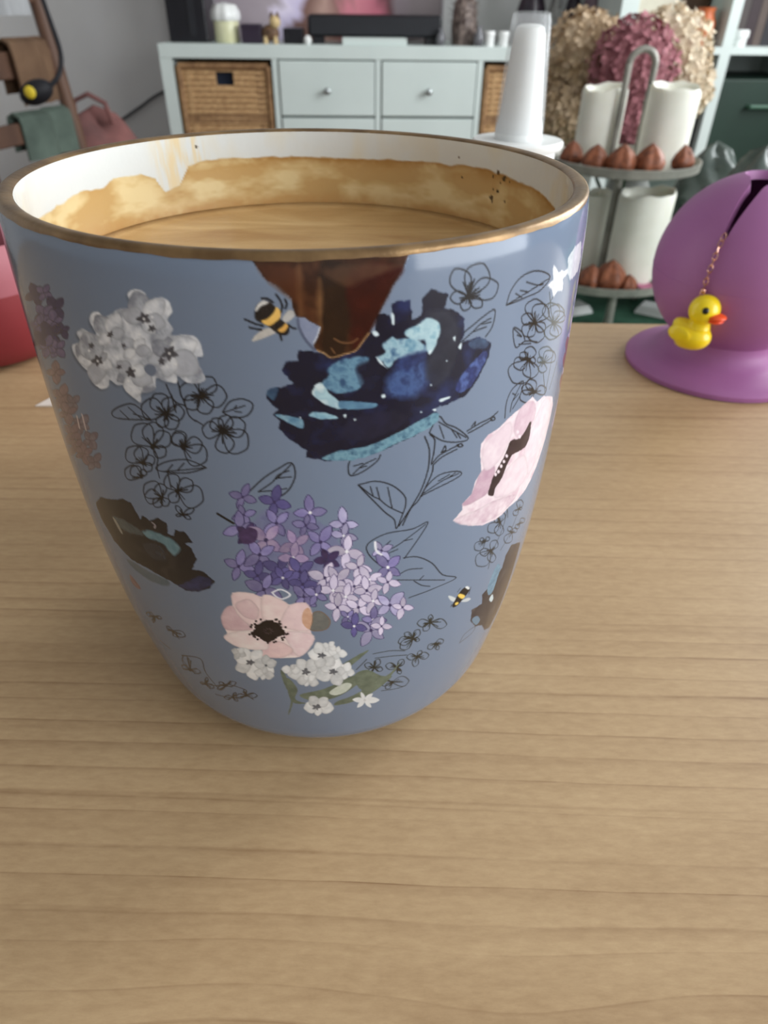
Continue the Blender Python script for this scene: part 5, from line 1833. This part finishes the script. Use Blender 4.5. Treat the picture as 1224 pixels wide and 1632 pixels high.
# little dark box, figurine, dark box, white ball
p_ = cab_at(403, 0.08)
hw_ = wpx(15, p_)
bx = MB().box(-hw_, hw_, -0.03, 0.03, 0, hw_ * 1.6)
M['plum'] = mat('dark_plum_card', rgb(46, 34, 52), 0.6)
bx.box(-hw_ * 1.04, hw_ * 1.04, -0.0315, 0.0315, hw_ * 1.25, hw_ * 1.66)
tag(bx.build('trinket_box', M['plum'], None, smooth=False, bevel=0.003, loc=tuple(p_)), 'small dark plum box right of the cream jar', 'box')
p_ = cab_at(432, 0.06)
r_ = wpx(14, p_)
e = empty('animal_figurine', tuple(p_))
tag(e, 'small brown and cream figurine on the white cabinet', 'figurine')
M['figure_brown'] = mat('brown_resin', rgb(122, 92, 66), 0.6, c2=rgb(84, 62, 46), scale=60)
M['figure_cream'] = mat('cream_resin', rgb(216, 190, 140), 0.6)
MB().ball((0, 0, r_ * 1.0), (r_ * 1.0, r_ * 0.7, r_ * 0.8), 18, 12).build('body', M['figure_brown'], e)
MB().ball((r_ * 0.6, -r_ * 0.2, r_ * 2.0), r_ * 0.62, 16, 10).build('head', M['figure_cream'], e)
for sx in (-0.55, 0.55):
    for sy in (-0.4, 0.4):
        MB().lathe([(r_ * 0.25, 0), (r_ * 0.2, r_ * 0.7)], 10, (r_ * sx, r_ * sy, 0)).build('leg', M['figure_cream'], e)
for s_ in (-1, 1):
    MB().lathe([(r_ * 0.28, r_ * 2.3), (r_ * 0.18, r_ * 2.75), (0, r_ * 3.0)], 8, (r_ * (0.6 + 0.32 * s_), -r_ * 0.2, 0)).build('ear', M['figure_brown'], e)
p_ = cab_at(470, 0.09)
hw_ = wpx(15, p_)
bx = MB().box(-hw_, hw_, -0.04, 0.04, 0, hw_ * 1.35)
bx.box(-hw_ * 0.8, -hw_ * 0.5, -0.043, -0.04, hw_ * 0.4, hw_ * 0.9)
tag(bx.build('media_box', M['black'], None, smooth=False, bevel=0.004, loc=tuple(p_)), 'small black box left of the long black soundbar', 'box')
p_ = cab_at(491, 0.02)
r_ = wpx(6, p_)
bb = MB().lathe([(0, 0), (r_ * 0.6, 0), (r_ * 1.0, r_ * 0.7), (r_ * 1.0, r_ * 1.3), (r_ * 0.55, r_ * 1.9), (0, r_ * 2.05)], 20)
tag(bb.build('white_bauble', M['white_plastic'], None, loc=tuple(p_)), 'tiny white bauble at the left end of the soundbar', 'bauble')
# white board under the soundbar, and the soundbar
p_ = cab_at(597, 0.03)
hw_ = wpx(51, p_)
wbd = MB().box(-hw_, hw_, -0.02, 0.20, 0, 0.020).build('white_board', M['white_board'], None, smooth=False, bevel=0.002, loc=tuple(p_))
wbd.rotation_euler = (0, 0, -PSI)
tag(wbd, 'flat white board lying on the cabinet under the soundbar', 'board')
q = Vector(p_)
e = empty('soundbar', (q.x, q.y + 0.09, q.z + 0.020), -PSI)
tag(e, 'long black soundbar on top of the white cabinet', 'soundbar')
hw_ = wpx(108, p_)
MB().box(-hw_, hw_, -0.05, 0.06, 0.0, 0.062).build('bar_body', M['black'], e, smooth=False, bevel=0.012)
MB().box(-hw_ * 0.96, hw_ * 0.96, -0.053, -0.049, 0.008, 0.054).build('front_grille', M['grille'], e, smooth=False)
for s_ in (-1, 1):
    MB().box(s_ * hw_ * 0.85 - 0.02, s_ * hw_ * 0.85 + 0.02, -0.04, 0.05, -0.020, 0.0).build('foot', M['black'], e, smooth=False)


# large picture behind in pinks
def picture_mat():
    m = bpy.data.materials.new('pink_picture')
    m.use_nodes = True
    nt = m.node_tree
    N = nt.nodes.new
    L = nt.links.new
    b_ = nt.nodes['Principled BSDF']
    tc = N('ShaderNodeTexCoord')
    n1 = N('ShaderNodeTexNoise')
    n1.inputs['Scale'].default_value = 5.0
    n1.inputs['Detail'].default_value = 2.0
    n1.inputs['Distortion'].default_value = 1.0
    L(tc.outputs['Object'], n1.inputs['Vector'])
    sx = N('ShaderNodeSeparateXYZ')
    L(tc.outputs['Object'], sx.inputs[0])
    mr = N('ShaderNodeMapRange')
    mr.inputs['From Min'].default_value = -0.36
    mr.inputs['From Max'].default_value = 0.36
    L(sx.outputs[0], mr.inputs['Value'])
    ad = N('ShaderNodeMath')
    ad.operation = 'MULTIPLY_ADD'
    L(n1.outputs['Fac'], ad.inputs[0])
    ad.inputs[1].default_value = 0.34
    L(mr.outputs[0], ad.inputs[2])
    sb = N('ShaderNodeMath')
    sb.operation = 'SUBTRACT'
    L(ad.outputs[0], sb.inputs[0])
    sb.inputs[1].default_value = 0.17
    rp = N('ShaderNodeValToRGB')
    e_ = rp.color_ramp.elements
    e_[0].position = 0.0
    e_[0].color = rgb(160, 148, 156)
    e_[1].position = 1.0
    e_[1].color = rgb(120, 110, 112)
    for pos, c in ((0.20, (176, 164, 172)), (0.26, (236, 226, 248)), (0.32, (216, 206, 236)), (0.36, (126, 92, 82)), (0.46, (188, 154, 142)), (0.54, (150, 110, 104)), (0.60, (214, 132, 146)), (0.74, (190, 106, 124)), (0.80, (92, 50, 56)), (0.84, (128, 116, 122))):
        q_ = e_.new(pos)
        q_.color = rgb(*c)
    L(sb.outputs[0], rp.inputs['Fac'])
    L(rp.outputs['Color'], b_.inputs['Base Color'])
    b_.inputs['Roughness'].default_value = 0.5
    return m


pl_, pr_ = cab_at(350, 0.285), cab_at(700, 0.285)
cxp = (pl_ + pr_) / 2
hw_ = (pr_ - pl_).length / 2
e = empty('pink_picture', tuple(cxp), -PSI)
tag(e, 'wide picture in pink and mauve tones standing behind the soundbar', 'picture')
MB().box(-hw_, hw_, 0.0, 0.02, 0.0, 0.48).build('canvas', picture_mat(), e, smooth=False)
M['frame'] = mat('grey_frame', rgb(150, 144, 148), 0.6)
fr = MB()
fr.box(-hw_ - 0.008, -hw_, -0.004, 0.024, 0, 0.49)
fr.box(hw_, hw_ + 0.008, -0.004, 0.024, 0, 0.49)
fr.box(-hw_, hw_, -0.004, 0.024, 0.48, 0.49)
fr.build('frame', M['frame'], e, smooth=False)


# shaggy grey brown ornament and glass pieces right of the soundbar
M['fur'] = mat('grey_brown_tinsel', rgb(150, 134, 126), 0.5, c2=rgb(88, 74, 70), scale=60)


def shaggy(px_, dep, rpx, hpx, seed, label):
    p_ = cab_at(px_, dep)
    r, h_ = wpx(rpx, p_), wpx(hpx, p_)
    rg = random.Random(seed)
    mb = MB()
    mb.lathe([(0, 0), (r * 0.62, 0), (r * 0.72, h_ * 0.3), (r * 0.6, h_ * 0.7), (0, h_ * 0.92)], 16)
    for i in range(260):
        t = rg.random() ** 0.8
        a = rg.uniform(0, 2 * PI)
        rr = r * (0.66 if t < 0.6 else 0.66 * math.sqrt(max(0, 1 - ((t - 0.6) / 0.42) ** 2)))
        b0 = Vector((rr * math.cos(a), rr * math.sin(a), h_ * t * 0.92))
        d = Vector((math.cos(a), math.sin(a), rg.uniform(-0.5, 0.6))).normalized()
        s_ = Vector((-math.sin(a), math.cos(a), rg.uniform(-.4, .4))).normalized()
        L_ = r * rg.uniform(0.2, 0.5)
        if b0.z + d.z * L_ < 0.002:
            d.z = abs(d.z)
        mb.add([b0 - s_ * r * 0.05, b0 + s_ * r * 0.05, b0 + d * L_], [(0, 1, 2)])
    o = mb.build('shaggy_ornament', M['fur'], None, smooth=False, loc=tuple(p_))
    tag(o, label, 'ornament')


shaggy(738, 0.10, 28, 78, 4, 'shaggy grey brown ornament right of the soundbar')
M['glass_grey'] = mat('smoky_glass', rgb(150, 150, 156), 0.12, trans=0.4, c2=rgb(110, 108, 112), scale=30)
for px_, dep, rpx, hpx, lb in ((702, 0.05, 7, 22, 'small smoky glass vial left of the shaggy ornament'), (762, 0.03, 8, 26, 'small smoky glass vial right of the shaggy ornament')):
    p_ = cab_at(px_, dep)
    r, h_ = wpx(rpx, p_), wpx(hpx, p_)
    tag(MB().lathe([(0, 0), (r * 0.8, 0), (r, h_ * 0.2), (r * 0.95, h_ * 0.6), (r * 0.45, h_ * 0.8), (r * 0.5, h_), (r * 0.35, h_), (0, h_ * 0.3)], 24).build('glass_vial', M['glass_grey'], None, loc=tuple(p_)), lb, 'vial', 'smoky glass vials on the cabinet')
for px_, dep, lb in ((779, 0.03, 'small white pot left of the spray bottle cap'), (801, 0.03, 'small white pot partly behind the spray bottle')):
    p_ = cab_at(px_, dep)
    r = wpx(8.5, p_)
    h_ = wpx(20, p_)
    tag(MB().lathe([(0, 0), (r * 0.85, 0), (r * 0.9, h_ * 0.7), (r, h_ * 0.72), (r, h_ * 0.95), (r * 0.9, h_), (0, h_)], 24).build('white_pot', M['white_plastic'], None, loc=tuple(p_)), lb, 'pot', 'small white pots on the cabinet')
# dark vases further right on the cabinet
M['dark_glass'] = mat('dark_glass', rgb(40, 36, 44), 0.2, c2=rgb(60, 50, 60), scale=30)
M['mauve_glass'] = mat('mauve_ceramic', rgb(120, 100, 110), 0.4)
M['speckle'] = mat('speckled_grey_ceramic', rgb(150, 152, 148), 0.5, c2=rgb(86, 84, 84), scale=45)
for px_, dep, rpx, hpx, mm, lb in ((878, 0.08, 13, 74, 'speckle', 'speckled grey vase right of the spray bottle'), (905, 0.16, 13, 86, 'dark_glass', 'dark slender vase above the beige hydrangea'), (934, 0.10, 14, 100, 'mauve_glass', 'mauve ceramic vase next to the bookcase post'), (840, 0.14, 22, 92, 'dark_glass', 'dark round vase behind the spray bottle cap')):
    p_ = cab_at(px_, dep)
    r, h_ = wpx(rpx, p_), wpx(hpx, p_)
    tag(MB().lathe([(0, 0), (r * 0.6, 0), (r * 0.95, h_ * 0.25), (r, h_ * 0.5), (r * 0.6, h_ * 0.8), (r * 0.5, h_ * 0.92), (r * 0.65, h_), (r * 0.5, h_), (r * 0.4, h_ * 0.9), (0, h_ * 0.4)], 28).build('vase', M[mm], None, loc=tuple(p_)), lb, 'vase', 'vases on the white cabinet')

# ------------------------------------------------------------------ white bookcase at the right
BKY = 2.46
b0 = atY(990, 20, BKY)
b1 = atY(1163, 20, BKY)
bc = empty('white_bookcase', (float(b0[0]) - 0.002, BKY, 0), -PSI)
tag(bc, 'tall white bookcase with square compartments at the right', 'bookcase')
pit = float(b1[0] - b0[0])
zsh = float(atY(1180, 82, BKY)[2])
Wd = pit * 2 + 0.06
MB().box(0, 0.055, 0, 0.39, 0, 1.47).build('side_panel', WB_, bc, smooth=False, bevel=0.002)
MB().box(Wd - 0.04, Wd, 0, 0.39, 0, 1.47).build('side_panel', WB_, bc, smooth=False, bevel=0.002)
MB().box(0.03 + pit - 0.017, 0.03 + pit + 0.017, 0.0, 0.385, 0.04, 1.43).build('divider', WB_, bc, smooth=False)
MB().box(0, Wd, 0, 0.39, 1.43, 1.47).build('top_panel', WB_, bc, smooth=False)
MB().box(0, Wd, 0, 0.39, 0, 0.04).build('bottom_panel', WB_, bc, smooth=False)
MB().box(0.055, Wd - 0.04, 0.384, 0.39, 0.04, 1.43).build('back_panel', WB_, bc, smooth=False)
for zz in (zsh - 0.352, zsh, zsh + 0.352):
    for a_, b_ in ((0.055, 0.03 + pit - 0.017), (0.03 + pit + 0.017, Wd - 0.04)):
        MB().box(a_, b_, 0.0, 0.384, zz - 0.010, zz + 0.010).build('shelf', WB_, bc, smooth=False)
BM = Matrix.Translation(bc.location) @ Matrix.Rotation(-PSI, 4, 'Z')


def in_case(o, x, y, z):
    o.location = BM @ Vector((x, y, z))
    o.rotation_euler = (0, 0, -PSI)
    return o


xa0, xa1 = 0.055, 0.03 + pit - 0.017
xb0, xb1 = 0.03 + pit + 0.017, Wd - 0.04
M['beige'] = mat('beige_card', rgb(206, 200, 182), 0.7)
M['orange_glaze'] = mat('orange_ceramic', rgb(204, 112, 66), 0.4, c2=rgb(180, 92, 52), scale=20)
# beige box and orange pot in the left compartment
e = empty('storage_box', (0, 0, 0))
in_case(e, xa0 + 0.092, 0.12, zsh + 0.010)
tag(e, 'beige storage box in the bookcase above the mauve hydrangea', 'box')
MB().box(-0.084, 0.084, 0, 0.22, 0, 0.20).build('box_body', M['beige'], e, smooth=False, bevel=0.003)
MB().box(-0.087, 0.087, -0.004, 0.224, 0.20, 0.24).build('lid', M['beige'], e, smooth=False, bevel=0.003)
o = MB().lathe([(0, 0), (0.028, 0), (0.036, 0.03), (0.034, 0.06), (0.024, 0.085), (0.028, 0.10), (0.022, 0.10), (0.018, 0.085), (0, 0.03)], 32).build('orange_pot', M['orange_glaze'], None)
in_case(o, xa1 - 0.05, 0.06, zsh + 0.010)
tag(o, 'small orange ceramic pot on the bookcase shelf', 'pot')
e = empty('brown_box', (0, 0, 0))
in_case(e, xa1 - 0.046, 0.15, zsh + 0.010)
tag(e, 'dark brown box behind the orange pot on the bookcase shelf', 'box')
M['dark_brown'] = mat('dark_brown_wood', rgb(84, 60, 38), 0.6, c2=rgb(66, 46, 30), scale=10)
MB().box(-0.042, 0.042, 0, 0.2, 0, 0.16).build('box_body', M['dark_brown'], e, smooth=False, bevel=0.003)
MB().box(-0.044, 0.044, -0.002, 0.202, 0.16, 0.185).build('lid', M['dark_brown'], e, smooth=False, bevel=0.003)
# books in the right compartment
bkc = [((70, 46, 42), 'dark brown'), ((74, 66, 64), 'grey'), ((54, 40, 44), 'plum black'), ((92, 78, 72), 'taupe'), ((40, 38, 44), 'black'), ((150, 142, 140), 'pale grey'), ((92, 44, 50), 'wine red'), ((64, 36, 42), 'maroon'), ((110, 60, 60), 'brick red')]
x = xb0 + 0.006
for i, (c, nmz) in enumerate(bkc):
    w_ = 0.026 + 0.007 * ((i * 5) % 3)
    h_ = 0.235 + 0.03 * ((i * 7) % 3) / 2
    e = empty('book', (0, 0, 0))
    in_case(e, x + w_ / 2, 0.10, zsh + 0.010)
    tag(e, nmz + ' book standing upright in the right bookcase compartment', 'book', 'books in the bookcase')
    mm = mat('book_cover_' + nmz.replace(' ', '_'), rgb(*c), 0.6)
    cv = MB().box(-w_ / 2, -w_ / 2 + 0.002, 0, 0.16, 0, h_)
    cv.box(w_ / 2 - 0.002, w_ / 2, 0, 0.16, 0, h_)
    cv.box(-w_ / 2, w_ / 2, -0.001, 0.002, 0, h_)
    cv.build('cover', mm, e, smooth=False)
    MB().box(-w_ / 2 + 0.002, w_ / 2 - 0.002, 0.002, 0.156, 0.003, h_ - 0.003).build('pages', M['paper'], e, smooth=False)
    x += w_ + 0.0015
o = MB().lathe([(0, 0), (0.020, 0), (0.021, 0.022), (0.024, 0.024), (0.024, 0.040), (0.021, 0.044), (0, 0.044)], 28).build('white_jar', M['white_plastic'], None)
jq = atY(1194, 72, BKY)
jl = BM.inverted() @ Vector(jq)
in_case(o, float(jl.x), 0.05, zsh + 0.010)
tag(o, 'tiny white jar in front of the books on the shelf', 'jar')
# dark green drawer box below
e = empty('green_drawer_box', (0, 0, 0))
z0 = zsh - 0.352 + 0.010
in_case(e, (xb0 + xb1) / 2, 0.01, z0)
tag(e, 'dark green drawer insert in the bookcase at the right edge', 'drawer')
hw_ = (xb1 - xb0) / 2 - 0.003
MB().box(-hw_, hw_, 0, 0.34, 0, 0.265).build('drawer_front', M['green_board'], e, smooth=False, bevel=0.003)
hd = MB().tube([(-0.045, 0.0, 0.19), (-0.045, -0.022, 0.19), (0.045, -0.022, 0.19), (0.045, 0.0, 0.19)], 0.006, 8)
M['green_handle'] = mat('green_handle', rgb(70, 108, 88), 0.4)
hd.build('handle', M['green_handle'], e)
e = empty('black_storage_box', (0, 0, 0))
in_case(e, (xa0 + xa1) / 2, 0.03, z0)
tag(e, 'black storage box in the bookcase behind the cream hydrangea', 'box')
hw_ = (xa1 - xa0) / 2 - 0.004
MB().box(-hw_, hw_, 0, 0.33, 0, 0.27).build('box_body', M['black'], e, smooth=False, bevel=0.004)
MB().box(-0.03, 0.03, -0.003, 0.0, 0.16, 0.19).build('label_holder', M['grille'], e, smooth=False)

# ------------------------------------------------------------------ wooden chair at the left with things on it
CY_ = 1.95
ca = atY(34, 110, CY_)
chx = float(ca[0])
CROT = 1.30
chair = empty('wooden_chair', (float(atY(12, 60, CY_)[0]), CY_, 0), CROT)
tag(chair, 'brown wooden ladder-back chair at the left edge of the room', 'chair')
for x in (-0.19, 0.19):
    MB().tube([(x, 0.0, 0.0), (x, 0.0, 0.45), (x, 0.05, 1.02)], 0.020, 10).build('back_post', M['wood_chair'], chair)
    MB().tube([(x, -0.38, 0.0), (x, -0.38, 0.45)], 0.019, 10).build('leg', M['wood_chair'], chair)
for zq, hq in ((0.58, 0.05), (0.73, 0.06), (0.90, 0.08)):
    yy_ = 0.05 * (zq - 0.45) / 0.57
    MB().box(-0.19, 0.19, yy_ - 0.008, yy_ + 0.008, zq - hq / 2, zq + hq / 2).build('slat', M['wood_chair'], chair, smooth=False, bevel=0.004)
MB().box(-0.21, 0.21, -0.40, 0.02, 0.45, 0.475).build('seat', M['wood_chair'], chair, smooth=False, bevel=0.008)
for y in (-0.38, 0.0):
    MB().tube([(-0.19, y, 0.22), (0.19, y, 0.22)], 0.010, 8).build('stretcher', M['wood_chair'], chair)
HM = Matrix.Translation(chair.location) @ Matrix.Rotation(CROT, 4, 'Z')


def draped(name, x0, x1, ztop, drop_f, drop_b, m, label, cat, seed, th=0.006, yoff=0.0):
    """a cloth hung over a slat: wavy sheet with thickness"""
    rg = random.Random(seed)
    ph = [rg.uniform(0, 6.28) for _ in range(3)]
    nx_, ns_ = 18, 22
    v, f = [], []
    for side in (0, 1):
        for j in range(ns_ + 1):
            t = j / ns_ * 2 - 1
            for i in range(nx_ + 1):
                u = i / nx_
                x = x0 + (x1 - x0) * u
                wv_ = 0.006 * math.sin(9 * u + ph[0]) + 0.004 * math.sin(17 * u + ph[1] + t)
                o_ = 0.018 + side * th
                if t < -0.15:
                    y, z = -o_ + wv_, ztop - (-t - 0.15) / 0.85 * drop_f
                elif t > 0.15:
                    y, z = o_ + wv_, ztop - (t - 0.15) / 0.85 * drop_b
                else:
                    q = t / 0.15 * PI / 2
                    y, z = o_ * math.sin(q) + wv_, ztop + o_ * math.cos(q)
                v.append((x, y + yoff, z))
    K = (ns_ + 1) * (nx_ + 1)
    for j in range(ns_):
        for i in range(nx_):
            a_ = j * (nx_ + 1) + i
            f.append((a_, a_ + 1, a_ + nx_ + 2, a_ + nx_ + 1))
            f.append((K + a_, K + a_ + nx_ + 1, K + a_ + nx_ + 2, K + a_ + 1))
    for j in range(ns_):
        for i in (0, nx_):
            a_ = j * (nx_ + 1) + i
            f.append((a_, a_ + nx_ + 1, K + a_ + nx_ + 1, K + a_))
    for i in range(nx_):
        for j in (0, ns_):
            a_ = j * (nx_ + 1) + i
            f.append((a_, a_ + 1, K + a_ + 1, K + a_))
    mb = MB()
    mb.add(v, f)
    o = mb.build(name, m, None)
    o.location = chair.location
    o.rotation_euler = (0, 0, CROT)
    tag(o, label, cat)
    return o


M['white_cloth'] = mat('white_cloth', rgb(170, 172, 174), 0.85, bump=0.2)
M['tan_cloth'] = mat('tan_cloth', rgb(116, 90, 68), 0.85, c2=rgb(92, 68, 50), scale=10)
M['green_grey'] = mat('grey_green_cloth', rgb(92, 106, 96), 0.85, c2=rgb(72, 84, 76), scale=14)
draped('white_cloth', -0.02, 0.13, 0.945, 0.11, 0.08, M['white_cloth'], 'white cloth hung over the top slat of the wooden chair', 'cloth', 1, yoff=0.04)
draped('tan_cloth', 0.0, 0.15, 0.765, 0.125, 0.10, M['tan_cloth'], 'tan cloth hung over the middle slat of the wooden chair', 'cloth', 2, yoff=0.026)
draped('grey_green_cloth', -0.04, 0.16, 0.605, 0.09, 0.07, M['green_grey'], 'grey green cloth hung over the low slat of the wooden chair', 'cloth', 3, yoff=0.012)
# black belt bag with a yellow badge, hung on the right post by its strap
pb = atY(58, 147, CY_ - 0.10)
e = empty('black_belt_bag', tuple(float(q) for q in pb))
tag(e, 'black bag with a round yellow badge hanging from the chair post', 'bag')
r_ = mpp(pb)
mb = MB().ball((0, 0, 0), (28 * r_, 0.035, 17 * r_), 22, 14)
mb.xform(Matrix.Rotation(-0.35, 4, 'Y'))
M['black_cloth'] = mat('black_nylon', rgb(24, 24, 30), 0.7, bump=0.3)
mb.build('pouch', M['black_cloth'], e)
M['badge'] = mat('yellow_badge', rgb(232, 206, 60), 0.5)
bd_ = MB().lathe([(0, -0.002), (8 * r_, -0.002), (9 * r_, 0.002), (7 * r_, 0.005), (0, 0.006)], 24)
bd_.xform(Matrix.Translation((0, -0.034, 2 * r_)) @ Matrix.Rotation(PI / 2, 4, 'X'))
bd_.build('badge', M['badge'], e)
st = [(24 * r_, 0.0, 8 * r_), (38 * r_, 0.02, 24 * r_), (40 * r_, 0.05, 50 * r_), (28 * r_, 0.08, 90 * r_), (14 * r_, 0.10, 150 * r_), (5 * r_, 0.12, 190 * r_)]
MB().tube(smooth([list(q) for q in st], False, 5).tolist(), 0.006, 8).build('strap', M['black_cloth'], e)
# reddish bag slumped on the floor by the wall
pz = atY(152, 182, 2.45)
M['rose_cloth'] = mat('dusty_red_cloth', rgb(146, 98, 94), 0.85, c2=rgb(108, 76, 74), scale=9, bump=0.3)
hz = float(pz[2])
v, f = [], []
n_, m2 = 36, 22
for j in range(m2 + 1):
    t = j / m2
    for i in range(n_):
        a = 2 * PI * i / n_
        rr = 0.20 * (1 - 0.10 * t) * math.sqrt(max(0, 1 - t ** 4)) * (1 + 0.06 * math.sin(4 * a + 3 * t) + 0.03 * math.sin(9 * a - 5 * t))
        v.append((rr * math.cos(a), 0.7 * rr * math.sin(a), hz * t * (1 + 0.05 * math.sin(2 * a) * t)))
for j in range(m2):
    for i in range(n_):
        k2 = (i + 1) % n_
        f.append((j * n_ + i, j * n_ + k2, (j + 1) * n_ + k2, (j + 1) * n_ + i))
f.append(tuple(range(n_))[::-1])
e = empty('cloth_sack', (float(pz[0]), 2.45, 0))
tag(e, 'dusty red cloth sack standing against the wall left of the cabinet', 'sack')
mb = MB()
mb.add(v, f)
mb.build('sack_body', M['rose_cloth'], e)
MB().tube([(-0.06, -0.02, hz * 0.97), (-0.05, -0.03, hz + 0.04), (0.0, -0.03, hz + 0.06), (0.05, -0.03, hz + 0.035), (0.06, -0.02, hz * 0.96)], 0.008, 8).build('loop', M['rose_cloth'], e)
# dark cable running along the wall into the cabinet
c0, c1, c2 = atY(186, 196, 3.0), atY(222, 172, 3.0), atY(262, 146, 3.0)
cb_ = smooth([list(c0 + np.array([-0.25, 0, -0.12])), list(c0), list(c1), list(c2), list(c2 + np.array([0.2, 0, 0.05]))], False, 6)
M['cable'] = mat('grey_cable', rgb(70, 70, 74), 0.5)
tag(MB().tube(cb_.tolist(), 0.006, 8).build('power_cable', M['cable'], None), 'dark cable running along the wall to the white cabinet', 'cable')
